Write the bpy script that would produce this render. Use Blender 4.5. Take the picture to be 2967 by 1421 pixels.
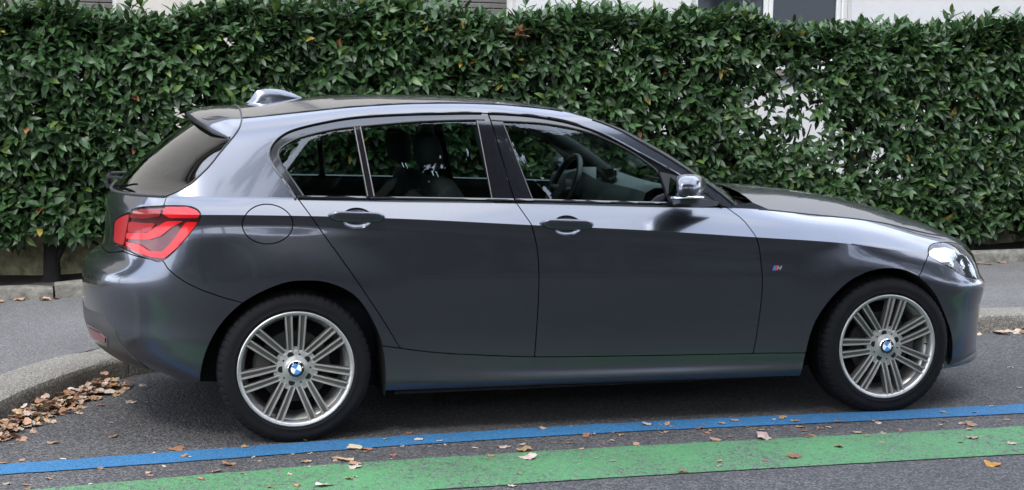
import bpy, math, random
import numpy as np
from mathutils import Matrix, Vector, noise
R = math.radians
for o in list(bpy.data.objects): bpy.data.objects.remove(o)
rng = np.random.default_rng(7)
random.seed(7)
scn = bpy.context.scene
COL = scn.collection

# ------------------------------------------------------------------ camera
# world frame: x along the street (the car points to +x), y away from the camera, z up, metres
CAM = np.array([-.644, -6.753, 1.445]); YAW, PIT, ROL = .25799, .10509, .01003
fw = np.array([math.sin(YAW)*math.cos(PIT), math.cos(YAW)*math.cos(PIT), -math.sin(PIT)])
r0 = np.array([math.cos(YAW), -math.sin(YAW), 0]); u0 = np.cross(r0, fw)
rt = r0*math.cos(ROL)+u0*math.sin(ROL); up = -r0*math.sin(ROL)+u0*math.cos(ROL)
cd = bpy.data.cameras.new('camera'); cam = bpy.data.objects.new('camera', cd); COL.objects.link(cam)
cd.sensor_width = 36; cd.lens = 36*4200/2967; cd.clip_end = 2000; cd.clip_start = .05
cam.matrix_world = Matrix(((rt[0], up[0], -fw[0], CAM[0]), (rt[1], up[1], -fw[1], CAM[1]), (rt[2], up[2], -fw[2], CAM[2]), (0, 0, 0, 1)))
scn.camera = cam

# ------------------------------------------------------------------ sky, sun, exposure
SUN_EL, SUN_AZ = R(52), R(215)          # azimuth clockwise from +y; high, behind and to the left of the camera
world = bpy.data.worlds.new('World'); scn.world = world; world.use_nodes = True
nt = world.node_tree; nt.nodes.clear()
def N(t, ty, **kw):
    n = t.nodes.new(ty)
    for k, v in kw.items():
        if k in n.inputs: n.inputs[k].default_value = v
        else: setattr(n, k, v)
    return n
out = N(nt, 'ShaderNodeOutputWorld'); bg = N(nt, 'ShaderNodeBackground'); bg.inputs['Strength'].default_value = .12
sky = N(nt, 'ShaderNodeTexSky', sky_type='NISHITA', sun_disc=False, sun_elevation=SUN_EL, sun_rotation=SUN_AZ, air_density=1.0, dust_density=1.6, ozone_density=1.5)
tc = N(nt, 'ShaderNodeTexCoord'); mp = N(nt, 'ShaderNodeMapping'); mp.inputs['Scale'].default_value = (1, 1, 2.6); mp.inputs['Location'].default_value = (3.1, 1.7, .4)
nz = N(nt, 'ShaderNodeTexNoise', Scale=2.2, Detail=7.0, Roughness=.58)
rp = N(nt, 'ShaderNodeValToRGB'); rp.color_ramp.elements[0].position = .47; rp.color_ramp.elements[1].position = .68
vl = N(nt, 'ShaderNodeMix', data_type='RGBA'); vl.inputs[0].default_value = .72; vl.inputs[7].default_value = (10.6, 12.0, 15.2, 1)   # thin high veil
mx = N(nt, 'ShaderNodeMix', data_type='RGBA'); mx.inputs[7].default_value = (14.2, 14.3, 14.6, 1)   # broken white cloud
L = nt.links.new
L(tc.outputs['Generated'], mp.inputs['Vector']); L(mp.outputs[0], nz.inputs['Vector']); L(nz.outputs['Fac'], rp.inputs[0])
L(rp.outputs[0], mx.inputs[0]); L(sky.outputs[0], vl.inputs[6]); L(vl.outputs[2], mx.inputs[6]); L(mx.outputs[2], bg.inputs['Color']); L(bg.outputs[0], out.inputs['Surface'])
sl = bpy.data.lights.new('sun', 'SUN'); sl.energy = 1.1; sl.angle = R(14); sl.color = (1, .96, .9)
so = bpy.data.objects.new('sun', sl); COL.objects.link(so)
sd = Vector((math.sin(SUN_AZ)*math.cos(SUN_EL), math.cos(SUN_AZ)*math.cos(SUN_EL), math.sin(SUN_EL)))
so.rotation_euler = sd.to_track_quat('Z', 'Y').to_euler(); so.location = (0, 0, 30)
vs = scn.view_settings; vs.view_transform = 'Standard'; vs.look = 'None'; vs.gamma = 1; vs.use_curve_mapping = False; vs.exposure = 1.8
scn.render.engine = 'CYCLES'
scn.cycles.max_bounces = 10; scn.cycles.transparent_max_bounces = 24

# ------------------------------------------------------------------ materials
MATS = {}
ALB = .82
def mat(name, col, rough=.5, metal=0, spec=.5, coat=0, coat_rough=.03, emit=None, noise_amt=0, noise_scale=40, bump=0, bump_scale=80, trans=0, coat_ior=1.5):
    if metal < .5: col = tuple(c*ALB for c in col)
    m = bpy.data.materials.new(name); m.use_nodes = True; t = m.node_tree; b = t.nodes['Principled BSDF']
    b.inputs['Base Color'].default_value = (*col, 1); b.inputs['Roughness'].default_value = rough; b.inputs['Metallic'].default_value = metal
    b.inputs['Specular IOR Level'].default_value = spec; b.inputs['Coat Weight'].default_value = coat; b.inputs['Coat Roughness'].default_value = coat_rough
    if trans: b.inputs['Transmission Weight'].default_value = trans
    if emit: b.inputs['Emission Color'].default_value = (*emit[0], 1); b.inputs['Emission Strength'].default_value = emit[1]
    tcn = None
    if noise_amt:
        tcn = N(t, 'ShaderNodeTexCoord'); n = N(t, 'ShaderNodeTexNoise', Scale=noise_scale, Detail=6.0, Roughness=.65)
        r = N(t, 'ShaderNodeMapRange'); r.inputs[1].default_value = .25; r.inputs[2].default_value = .75; r.inputs[3].default_value = 1-noise_amt; r.inputs[4].default_value = 1+noise_amt
        mu = N(t, 'ShaderNodeMix', data_type='RGBA', blend_type='MULTIPLY'); mu.inputs[0].default_value = 1; mu.inputs[6].default_value = (*col, 1)
        t.links.new(tcn.outputs['Object'], n.inputs['Vector']); t.links.new(n.outputs['Fac'], r.inputs[0]); t.links.new(r.outputs[0], mu.inputs[7]); t.links.new(mu.outputs[2], b.inputs['Base Color'])
    if bump:
        tcn = tcn or N(t, 'ShaderNodeTexCoord'); n2 = N(t, 'ShaderNodeTexNoise', Scale=bump_scale, Detail=5.0, Roughness=.6); bp = N(t, 'ShaderNodeBump', Strength=bump, Distance=.01)
        t.links.new(tcn.outputs['Object'], n2.inputs['Vector']); t.links.new(n2.outputs['Fac'], bp.inputs['Height']); t.links.new(bp.outputs[0], b.inputs['Normal'])
    if coat >= 1: b.inputs['Coat IOR'].default_value = coat_ior
    MATS[name] = m
    return m
def asphalt(name, dark, mid, light, tint=None, scale=1.0, wear=None):
    """bound aggregate: stones of several greys in a dark binder, coarse relief, large soft stains; wear shows the binder through paint"""
    m = bpy.data.materials.new(name); m.use_nodes = True; t = m.node_tree; b = t.nodes['Principled BSDF']; lk = t.links.new
    dark, mid, light, tint = [None if q is None else tuple(c*ALB for c in q) for q in (dark, mid, light, tint)]
    tcn = N(t, 'ShaderNodeTexCoord')
    v = N(t, 'ShaderNodeTexVoronoi', Scale=125*scale); v.feature = 'F1'
    v2 = N(t, 'ShaderNodeTexVoronoi', Scale=48*scale); v2.feature = 'F1'
    n = N(t, 'ShaderNodeTexNoise', Scale=1.3, Detail=5.0, Roughness=.6); n2 = N(t, 'ShaderNodeTexNoise', Scale=30*scale, Detail=8.0, Roughness=.75)
    for q in (v, v2, n, n2): lk(tcn.outputs['Object'], q.inputs['Vector'])
    sep = N(t, 'ShaderNodeSeparateColor'); lk(v.outputs['Color'], sep.inputs[0])
    cr = N(t, 'ShaderNodeValToRGB'); e = cr.color_ramp.elements
    e[0].position = 0; e[0].color = (*dark, 1); e[1].position = 1; e[1].color = (*light, 1)
    k = cr.color_ramp.elements.new(.55); k.color = (*mid, 1)
    lk(sep.outputs[0], cr.inputs[0])
    # darker joints between stones
    mr = N(t, 'ShaderNodeMapRange'); mr.inputs[1].default_value = 0; mr.inputs[2].default_value = .9; mr.inputs[3].default_value = 1.12; mr.inputs[4].default_value = .7
    lk(v.outputs['Distance'], mr.inputs[0])
    m1 = N(t, 'ShaderNodeMix', data_type='RGBA', blend_type='MULTIPLY'); m1.inputs[0].default_value = 1
    lk(cr.outputs[0], m1.inputs[6]); lk(mr.outputs[0], m1.inputs[7])
    mr2 = N(t, 'ShaderNodeMapRange'); mr2.inputs[1].default_value = .3; mr2.inputs[2].default_value = .7; mr2.inputs[3].default_value = .82; mr2.inputs[4].default_value = 1.15
    lk(n.outputs['Fac'], mr2.inputs[0])
    m2 = N(t, 'ShaderNodeMix', data_type='RGBA', blend_type='MULTIPLY'); m2.inputs[0].default_value = 1
    lk(m1.outputs[2], m2.inputs[6]); lk(mr2.outputs[0], m2.inputs[7])
    last = m2.outputs[2]
    if tint is not None:
        # paint lies over the stones; pores and worn spots show the asphalt
        wr = N(t, 'ShaderNodeValToRGB'); wr.color_ramp.elements[0].position = wear[0]; wr.color_ramp.elements[1].position = wear[1]
        n3 = N(t, 'ShaderNodeTexNoise', Scale=2.6, Detail=3.0, Roughness=.6); lk(tcn.outputs['Object'], n3.inputs['Vector'])
        m3 = N(t, 'ShaderNodeMath', operation='MULTIPLY_ADD'); lk(n3.outputs['Fac'], m3.inputs[0]); m3.inputs[1].default_value = .30; m3.inputs[2].default_value = -.15
        a3 = N(t, 'ShaderNodeMath', operation='ADD'); lk(n2.outputs['Fac'], a3.inputs[0]); lk(m3.outputs[0], a3.inputs[1]); lk(a3.outputs[0], wr.inputs[0])
        pc = N(t, 'ShaderNodeMix', data_type='RGBA', blend_type='MULTIPLY'); pc.inputs[0].default_value = 1; pc.inputs[6].default_value = (*tint, 1)
        mr3 = N(t, 'ShaderNodeMapRange'); mr3.inputs[1].default_value = 0; mr3.inputs[2].default_value = 1; mr3.inputs[3].default_value = .80; mr3.inputs[4].default_value = 1.14
        lk(sep.outputs[1], mr3.inputs[0]); lk(mr3.outputs[0], pc.inputs[7])
        pc2 = N(t, 'ShaderNodeMix', data_type='RGBA', blend_type='MULTIPLY'); pc2.inputs[0].default_value = 1
        lk(pc.outputs[2], pc2.inputs[6]); lk(mr2.outputs[0], pc2.inputs[7])
        fm = N(t, 'ShaderNodeMix', data_type='RGBA'); lk(wr.outputs[0], fm.inputs[0]); lk(last, fm.inputs[6]); lk(pc2.outputs[2], fm.inputs[7]); last = fm.outputs[2]
    lk(last, b.inputs['Base Color'])
    b.inputs['Roughness'].default_value = .82; b.inputs['Specular IOR Level'].default_value = .3
    bp = N(t, 'ShaderNodeBump', Strength=.55, Distance=.006); bp.invert = True
    ad = N(t, 'ShaderNodeMath', operation='ADD'); lk(v.outputs['Distance'], ad.inputs[0]); lk(v2.outputs['Distance'], ad.inputs[1])
    lk(ad.outputs[0], bp.inputs['Height']); lk(bp.outputs[0], b.inputs['Normal'])
    MATS[name] = m
    return m
def attr_mat(name, rough=.4, spec=.5, transl=.0, coat=0, vein=0):
    """colour comes from the per-leaf colour attribute 'tint'"""
    m = bpy.data.materials.new(name); m.use_nodes = True; t = m.node_tree; b = t.nodes['Principled BSDF']
    a = N(t, 'ShaderNodeVertexColor', layer_name='tint'); n = N(t, 'ShaderNodeTexNoise', Scale=30.0, Detail=3.0); tcn = N(t, 'ShaderNodeTexCoord')
    r = N(t, 'ShaderNodeMapRange'); r.inputs[1].default_value = .3; r.inputs[2].default_value = .7; r.inputs[3].default_value = .8*ALB; r.inputs[4].default_value = 1.2*ALB
    mu = N(t, 'ShaderNodeMix', data_type='RGBA', blend_type='MULTIPLY'); mu.inputs[0].default_value = 1
    t.links.new(tcn.outputs['Object'], n.inputs['Vector']); t.links.new(n.outputs['Fac'], r.inputs[0])
    t.links.new(a.outputs[0], mu.inputs[6]); t.links.new(r.outputs[0], mu.inputs[7]); t.links.new(mu.outputs[2], b.inputs['Base Color'])
    b.inputs['Roughness'].default_value = rough; b.inputs['Specular IOR Level'].default_value = spec
    if transl:
        tr = N(t, 'ShaderNodeBsdfTranslucent'); ms = N(t, 'ShaderNodeMixShader'); ms.inputs[0].default_value = transl
        t.links.new(mu.outputs[2], tr.inputs[0]); t.links.new(b.outputs[0], ms.inputs[1]); t.links.new(tr.outputs[0], ms.inputs[2])
        t.links.new(ms.outputs[0], t.nodes['Material Output'].inputs[0])
    MATS[name] = m
    return m
def glass_mat(name, tint, ior=1.5, boost=1.6, rough=0.0):
    """thin sheet: tinted see-through plus Fresnel reflection of both faces"""
    m = bpy.data.materials.new(name); m.use_nodes = True; t = m.node_tree; t.nodes.remove(t.nodes['Principled BSDF'])
    tr = N(t, 'ShaderNodeBsdfTransparent'); tr.inputs[0].default_value = (*tint, 1); g = N(t, 'ShaderNodeBsdfGlossy'); g.inputs['Roughness'].default_value = rough
    lw = N(t, 'ShaderNodeLayerWeight', Blend=.5); pw = N(t, 'ShaderNodeMath', operation='POWER'); pw.inputs[1].default_value = 5; f = N(t, 'ShaderNodeMath', operation='MULTIPLY_ADD'); f.inputs[1].default_value = .96; f.inputs[2].default_value = ((ior-1)/(ior+1))**2
    t.links.new(lw.outputs['Facing'], pw.inputs[0]); t.links.new(pw.outputs[0], f.inputs[0])
    mu = N(t, 'ShaderNodeMath', operation='MULTIPLY'); mu.inputs[1].default_value = boost; mu.use_clamp = True
    ms = N(t, 'ShaderNodeMixShader')
    t.links.new(f.outputs[0], mu.inputs[0]); t.links.new(mu.outputs[0], ms.inputs[0]); t.links.new(tr.outputs[0], ms.inputs[1]); t.links.new(g.outputs[0], ms.inputs[2])
    t.links.new(ms.outputs[0], t.nodes['Material Output'].inputs[0])
    MATS[name] = m
    return m
paint = mat('grey_metallic_paint', (.074, .080, .095), rough=.24, metal=.95, coat=1.0, coat_rough=.015, noise_amt=.05, noise_scale=900, coat_ior=1.45)
def dusty(m, z0, z1, amount, col=(.10, .092, .08)):
    """thin road film thrown up by the wheels: patchy, thickest low on the panel"""
    t = m.node_tree; b = t.nodes['Principled BSDF']; lk = t.links.new
    g = N(t, 'ShaderNodeNewGeometry'); sp_ = N(t, 'ShaderNodeSeparateXYZ'); lk(g.outputs['Position'], sp_.inputs[0])
    r1 = N(t, 'ShaderNodeMapRange'); r1.inputs[1].default_value = z1; r1.inputs[2].default_value = z0; r1.inputs[3].default_value = .10; r1.inputs[4].default_value = 1; lk(sp_.outputs[2], r1.inputs[0])
    n = N(t, 'ShaderNodeTexNoise', Scale=5.0, Detail=8.0, Roughness=.7); lk(g.outputs['Position'], n.inputs['Vector'])
    r2 = N(t, 'ShaderNodeMapRange'); r2.inputs[1].default_value = .32; r2.inputs[2].default_value = .72; lk(n.outputs['Fac'], r2.inputs[0])
    mu = N(t, 'ShaderNodeMath', operation='MULTIPLY'); lk(r1.outputs[0], mu.inputs[0]); lk(r2.outputs[0], mu.inputs[1])
    mu2 = N(t, 'ShaderNodeMath', operation='MULTIPLY'); lk(mu.outputs[0], mu2.inputs[0]); mu2.inputs[1].default_value = amount
    d = N(t, 'ShaderNodeBsdfDiffuse'); d.inputs[0].default_value = (*col, 1); ms = N(t, 'ShaderNodeMixShader')
    lk(mu2.outputs[0], ms.inputs[0]); lk(b.outputs[0], ms.inputs[1]); lk(d.outputs[0], ms.inputs[2]); lk(ms.outputs[0], t.nodes['Material Output'].inputs[0])
    r3 = N(t, 'ShaderNodeMapRange'); r3.inputs[3].default_value = .015; r3.inputs[4].default_value = .28; lk(r1.outputs[0], r3.inputs[0]); lk(r3.outputs[0], b.inputs['Coat Roughness'])
    r4 = N(t, 'ShaderNodeMapRange'); r4.inputs[3].default_value = .25; r4.inputs[4].default_value = .38; lk(r1.outputs[0], r4.inputs[0]); lk(r4.outputs[0], b.inputs['Roughness'])
dusty(paint, .22, .46, .06)
black_gloss = mat('gloss_black', (.008, .008, .010), rough=.12, coat=.6)
black_trim = mat('satin_black_trim', (.012, .012, .014), rough=.38)
rubber_seal = mat('rubber_seal', (.012, .012, .012), rough=.6)
dark_void = mat('dark_plastic', (.010, .010, .011), rough=.85, spec=.2)
tyre_m = mat('tyre_rubber', (.0045, .0045, .0055), rough=.8, spec=.15, noise_amt=.35, noise_scale=14, bump=.12, bump_scale=220)
alloy = mat('silver_alloy', (.335, .328, .310), rough=.36, metal=.65, coat=.4, coat_rough=.15, noise_amt=.12, noise_scale=25)
alloy_dark = mat('dusted_shade_alloy', (.07, .066, .06), rough=.55, metal=.5)  # brake dust, plus the shade of the spoke grooves put into the colour
steel = mat('brake_steel', (.055, .055, .055), rough=.5, metal=.6)
chrome = mat('bright_chrome', (.85, .85, .86), rough=.07, metal=1)
lamp_chrome = mat('lamp_reflector', (.42, .43, .44), rough=.22, metal=.9)
glass_side = glass_mat('side_glass', (.43, .51, .49), boost=1.8)
glass_rear = glass_mat('rear_screen_glass', (.20, .25, .24), boost=1.8)
glass_front = glass_mat('windscreen_glass', (.70, .80, .77))
lens_clear = glass_mat('clear_lens', (.93, .95, .96), boost=1.3)
red_lens = mat('red_lens', (.27, .002, .005), rough=.35, coat=.3, spec=.4)
red_bright = mat('bright_red_lens', (.56, .002, .008), rough=.35, coat=.3, spec=.4)
red_dark = mat('dark_red_lens', (.045, .002, .004), rough=.2, coat=.3)
refl_red = mat('red_reflector', (.11, .012, .014), rough=.3, coat=.6)
interior_dark = mat('interior_dark_cloth', (.018, .019, .022), rough=.8, noise_amt=.2)
interior_grey = mat('interior_grey_plastic', (.07, .08, .084), rough=.55, bump=.05, bump_scale=400)
white_p = mat('white_enamel', (.78, .79, .80), rough=.25, coat=.5)
blue_p = mat('blue_enamel', (.05, .22, .55), rough=.25, coat=.5)
navy_p = mat('navy_enamel', (.03, .05, .22), rough=.3)
red_p = mat('red_enamel', (.62, .03, .04), rough=.3)
asphalt_m = asphalt('road_asphalt', (.026, .025, .025), (.054, .0515, .0505), (.125, .119, .115))
pave_m = asphalt('pavement_asphalt', (.066, .064, .061), (.105, .101, .097), (.165, .159, .153), scale=1.25)
blue_m = asphalt('blue_road_paint', (.026, .025, .025), (.064, .061, .060), (.165, .158, .152), tint=(.020, .105, .215), wear=(.30, .37))
green_m = asphalt('green_road_paint', (.03, .034, .03), (.075, .085, .075), (.20, .22, .19), tint=(.058, .180, .068), wear=(.36, .54))
granite = asphalt('kerb_granite', (.105, .096, .080), (.165, .152, .128), (.25, .232, .198), scale=1.1)
granite_mossy = mat('weathered_granite', (.115, .108, .088), rough=.9, noise_amt=.7, noise_scale=16, bump=.7, bump_scale=45)
soil_m = mat('soil', (.03, .023, .016), rough=.95, noise_amt=.5, noise_scale=12, bump=.8, bump_scale=30)
moss_m = mat('mossy_stone', (.36, .33, .19), rough=.95, noise_amt=.85, noise_scale=11, bump=.8, bump_scale=25)
render_m = mat('cream_render', (.42, .39, .34), rough=.9, noise_amt=.07, noise_scale=6, bump=.25, bump_scale=140)
render_w = mat('white_render', (.46, .455, .445), rough=.9, noise_amt=.05, noise_scale=6, bump=.25, bump_scale=140)
shutter_m = mat('grey_shutter', (.10, .09, .083), rough=.55, noise_amt=.12)
frame_m = mat('white_window_frame', (.52, .52, .50), rough=.4)
pane_m = mat('window_pane', (.008, .010, .012), rough=.05, spec=.25)
bark_m = mat('dark_bark', (.010, .0085, .007), rough=.95, noise_amt=.5, noise_scale=20, bump=.8, bump_scale=40)
leaf_m = attr_mat('laurel_leaf', rough=.44, spec=.36, transl=.18)
dry_m = attr_mat('dry_leaf', rough=.75, spec=.2, transl=.1)
crown_m = attr_mat('tree_leaf', rough=.55, spec=.3, transl=.2)
brick_m = mat('far_facade', (.20, .14, .10), rough=.9, noise_amt=.1, noise_scale=2)
pole_m = mat('galvanised_pole', (.16, .165, .165), rough=.5, metal=.3)

# ------------------------------------------------------------------ object helpers
def tag(o, label=None, cat=None, group=None, kind=None):
    if label: o['label'] = label
    if cat: o['category'] = cat
    if group: o['group'] = group
    if kind: o['kind'] = kind
    return o
def empty(name, loc=(0, 0, 0)):
    o = bpy.data.objects.new(name, None); o.location = loc; COL.objects.link(o); o.empty_display_size = .1
    return o
def link(name, me, parent=None):
    o = bpy.data.objects.new(name, me); COL.objects.link(o)
    if parent is not None: o.parent = parent
    return o
def mesh(name, V, F, m, parent=None, smooth=None, mats=None, midx=None):
    me = bpy.data.meshes.new(name); me.from_pydata([tuple(map(float, v)) for v in V], [], [tuple(map(int, f)) for f in F])
    for mm in (mats or [m]): me.materials.append(mm)
    if midx is not None: me.polygons.foreach_set('material_index', np.asarray(midx, np.int32))
    if smooth is not None:
        me.polygons.foreach_set('use_smooth', np.ones(len(me.polygons), bool)); me.set_sharp_from_angle(angle=R(smooth))
    me.update()
    return link(name, me, parent)
class MB:
    def __init__(s): s.V = []; s.F = []; s.M = []; s.cur = 0
    def add(s, V, F):
        n = len(s.V); s.V += [tuple(v) for v in V]; s.F += [tuple(i+n for i in f) for f in F]; s.M += [s.cur]*len(F); return s
    def box(s, a, b, bev=0):
        (x0, y0, z0), (x1, y1, z1) = a, b
        if not bev:
            V = [(x, y, z) for z in (z0, z1) for y in (y0, y1) for x in (x0, x1)]
            return s.add(V, [(0, 2, 3, 1), (4, 5, 7, 6), (0, 1, 5, 4), (2, 6, 7, 3), (0, 4, 6, 2), (1, 3, 7, 5)])
        k = bev; V = []
        for z, i in ((z0, k), (z0+k, 0), (z1-k, 0), (z1, k)):
            V += [(x0+i+(k if i == 0 else 0), y0+i, z), (x1-i-(k if i == 0 else 0), y0+i, z), (x1-i, y0+i+(k if i == 0 else 0), z), (x1-i, y1-i-(k if i == 0 else 0), z),
                  (x1-i-(k if i == 0 else 0), y1-i, z), (x0+i+(k if i == 0 else 0), y1-i, z), (x0+i, y1-i-(k if i == 0 else 0), z), (x0+i, y0+i+(k if i == 0 else 0), z)]
        F = [tuple(range(7, -1, -1)), tuple(range(24, 32))]
        for r in range(3):
            for j in range(8): F.append((r*8+j, r*8+(j+1) % 8, r*8+8+(j+1) % 8, r*8+8+j))
        return s.add(V, F)
    def tube(s, P, rad, n=8, cap=True):
        P = [np.array(p, float) for p in P]; rad = np.broadcast_to(rad, len(P)); V = []; F = []; a = None
        for i, p in enumerate(P):
            d = P[min(i+1, len(P)-1)]-P[max(i-1, 0)]; d = d/(np.linalg.norm(d)+1e-9)
            if a is None: a = np.cross(d, (0, 0, 1) if abs(d[2]) < .9 else (1, 0, 0))
            a = a-d*(a@d); a /= np.linalg.norm(a); b = np.cross(d, a)
            for k in range(n): V.append(p+rad[i]*(a*math.cos(2*math.pi*k/n)+b*math.sin(2*math.pi*k/n)))
        for i in range(len(P)-1):
            for k in range(n): F.append((i*n+k, i*n+(k+1) % n, i*n+n+(k+1) % n, i*n+n+k))
        if cap: F += [tuple(range(n-1, -1, -1)), tuple(range((len(P)-1)*n, len(P)*n))]
        return s.add(V, F)
    def prism(s, poly, y0, y1, axis='y'):
        """2-D polygon (counter-clockwise seen from -y) in x,z pushed from y0 to y1"""
        n = len(poly); V = [(x, y0, z) for x, z in poly]+[(x, y1, z) for x, z in poly]
        F = [tuple(range(n)), tuple(range(2*n-1, n-1, -1))]+[((i+1) % n, i, n+i, n+(i+1) % n) for i in range(n)]
        return s.add(V, F)
    def build(s, name, m, parent=None, smooth=None, mats=None): return mesh(name, s.V, s.F, m, parent, smooth, mats, s.M if mats else None)
def grid_faces(nr, nc, closed=False):
    F = []
    for i in range(nr-1):
        for j in range(nc-(0 if closed else 1)): F.append((i*nc+j, i*nc+(j+1) % nc, (i+1)*nc+(j+1) % nc, (i+1)*nc+j))
    return F
def fast_mesh(name, V, quads, tris, m, parent=None, tint=None, smooth=True):
    """big leaf meshes straight from arrays; tint is one colour per vertex"""
    me = bpy.data.meshes.new(name); nv = len(V); nq = len(quads); ntr = len(tris)
    me.vertices.add(nv); me.vertices.foreach_set('co', np.asarray(V, np.float32).ravel())
    loops = np.concatenate([np.asarray(quads, np.int32).ravel(), np.asarray(tris, np.int32).ravel()])
    me.loops.add(len(loops)); me.loops.foreach_set('vertex_index', loops); me.polygons.add(nq+ntr)
    st = np.concatenate([np.arange(nq)*4, nq*4+np.arange(ntr)*3]).astype(np.int32)
    me.polygons.foreach_set('loop_start', st)
    if smooth: me.polygons.foreach_set('use_smooth', np.ones(nq+ntr, bool))
    me.update(calc_edges=True); me.validate()
    if tint is not None:
        ca = me.color_attributes.new('tint', 'FLOAT_COLOR', 'POINT'); c = np.ones((nv, 4), np.float32); c[:, :3] = tint; ca.data.foreach_set('color', c.ravel())
    me.materials.append(m)
    return link(name, me, parent)

# ------------------------------------------------------------------ curve helpers
def pchip(x,y):
    x=np.asarray(x,float);y=np.asarray(y,float);h=np.diff(x);d=np.diff(y)/h
    m=np.zeros_like(x)
    for i in range(1,len(x)-1):
        if d[i-1]*d[i]>0:
            w1=2*h[i]+h[i-1];w2=h[i]+2*h[i-1];m[i]=(w1+w2)/(w1/d[i-1]+w2/d[i])
    m[0]=d[0];m[-1]=d[-1]
    def f(q):
        q=np.asarray(q,float);k=np.clip(np.searchsorted(x,q)-1,0,len(x)-2);s=(q-x[k])/h[k]
        a=(1+2*s)*(1-s)**2;b=s*(1-s)**2;c=s*s*(3-2*s);e=s*s*(s-1)
        r=a*y[k]+b*h[k]*m[k]+c*y[k+1]+e*h[k]*m[k+1]
        return np.where(q<x[0],y[0]+(q-x[0])*m[0],np.where(q>x[-1],y[-1]+(q-x[-1])*m[-1],r))
    return f
def gsm(a,sig):
    n=int(sig*4)+1;k=np.exp(-.5*(np.arange(-n,n+1)/sig)**2);k/=k.sum()
    b=np.concatenate([2*a[0]-a[n:0:-1],a,2*a[-1]-a[-2:-n-2:-1]])
    return np.convolve(b,k,'valid')
def sst(a,b,x):
    s=np.clip((x-a)/(b-a),0,1);return s*s*(3-2*s)

# ------------------------------------------------------------------ ground, markings, kerbs
def sheet(name, poly, z, m):
    o = mesh(name, [(x, y, z) for x, y in poly], [tuple(range(len(poly)))], m); return tag(o, kind='structure')
sheet('road', [(-90, -90), (120, -90), (120, 90), (-90, 90)], 0, asphalt_m)
def pl(pts):
    a = np.array(pts, float); return pchip(a[:, 0], a[:, 1])
def band(name, lo, hi, x0, x1, z, m, n=420, ragged=.007):
    xs = np.linspace(x0, x1, n); V = []
    for f, k in ((lo, 3.1), (hi, 7.7)):
        for x in xs: V.append((x, float(f(x))+ragged*(noise.noise((x*9, k, 0))+.7*noise.noise((x*31, k, 2))), z))
    return tag(mesh(name, V, [(i, i+1, n+i+1, n+i) for i in range(n-1)], m), kind='structure')
blue_hi = pl([(-3, -1.10), (-1.15, -.989), (-.39, -.919), (.44, -.862), (1.45, -.828), (2.6, -.850), (3.42, -.860), (6, -.87), (30, -.9)])
blue_lo = pl([(-3, -1.26), (-1.135, -1.145), (-.39, -1.090), (.41, -1.022), (1.4, -.990), (2.5, -1.022), (3.3, -1.034), (6, -1.045), (30, -1.07)])
green_hi = pl([(-3, -1.60), (-.91, -1.372), (-.34, -1.302), (.37, -1.252), (1.31, -1.236), (2.4, -1.254), (3.15, -1.266), (6, -1.28), (30, -1.31)])
green_lo = pl([(-3, -2.02), (-.9, -1.80), (.44, -1.70), (1.15, -1.684), (2.15, -1.692), (2.85, -1.702), (6, -1.72), (30, -1.75)])
band('blue_parking_line', blue_lo, blue_hi, -1.62, 28, .004, blue_m)
band('green_road_band', green_lo, green_hi, -3.0, 28, .004, green_m)
PZ = .11
KO = np.array([(-9, -1.05), (-2.4, -1.02), (-1.78, -.96), (-1.50, -.78), (-1.30, -.46), (-1.06, .05), (-.76, .62), (-.52, .90), (-.15, 1.02), (1, 1.05), (4.5, 1.04), (9, .98), (30, .7)])
def dense(P, step=.05):
    out_ = []
    for a, b in zip(P[:-1], P[1:]):
        n = max(1, int(np.linalg.norm(b-a)/step)); out_ += [a+(b-a)*k/n for k in range(n)]
    return np.array(out_+[P[-1]])
def smooth_line(P, it=40):
    P = P.copy()
    for _ in range(it): P[1:-1] = .5*P[1:-1]+.25*(P[:-2]+P[2:])
    return P
def offset_line(P, d):
    t = np.gradient(P, axis=0); t /= np.linalg.norm(t, axis=1)[:, None]; return P+d*np.stack([-t[:, 1], t[:, 0]], -1)
KD = smooth_line(dense(KO)); KI = offset_line(KD, .29)
def stone_row(parent, name, lo, li, s_len, z0, z1, m, jit=.004, joint=.006, xmin=-4, xmax=14, smooth=35, var=.15):
    """one stone after another along the outer line lo and inner line li, each with worn rounded arrises and its own set"""
    s = np.concatenate([[0], np.cumsum(np.linalg.norm(np.diff(lo, axis=0), axis=1))]); p = 0.0
    while p < s[-1]-.1:
        ln = s_len*random.uniform(1-var, 1+var); a, b = p+joint/2, min(p+ln, s[-1])-joint/2; p += ln
        ts = np.linspace(a, b, 7)
        O = np.stack([np.interp(ts, s, lo[:, k]) for k in (0, 1)], -1); I = np.stack([np.interp(ts, s, li[:, k]) for k in (0, 1)], -1)
        if O[:, 0].max() < xmin or O[:, 0].min() > xmax: continue
        dz = random.uniform(-jit, jit); dy = random.uniform(-jit, jit); V = []
        for k in range(7):
            e = .012 if k in (0, 6) else 0; w = I[k]-O[k]; L_ = np.linalg.norm(w); w = w/L_
            j = [noise.noise((O[k][0]*7+q, O[k][1]*7, z1*9))*.006 for q in range(6)]
            for q, (d, z) in enumerate([(0, z0), (j[0], z1-.03-e), (.010+j[1], z1-.009-e), (.030, z1-e+j[2]*.5), (L_*.5, z1-e+j[4]*.5), (L_-.012, z1-e), (L_, z1-.012-e), (L_, z0)]):
                V.append((*(O[k]+w*(d+dy)), z+dz))
        F = [(i*8+j, i*8+8+j, i*8+9+j, i*8+1+j) for i in range(6) for j in range(7)]+[tuple(range(8)), tuple(range(55, 47, -1))]
        mesh(name, V, F, m, parent, smooth)
kerb = tag(empty('kerb'), kind='structure'); stone_row(kerb, 'kerb_stone', KD, KI, 1.05, -.08, PZ, granite)
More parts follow.
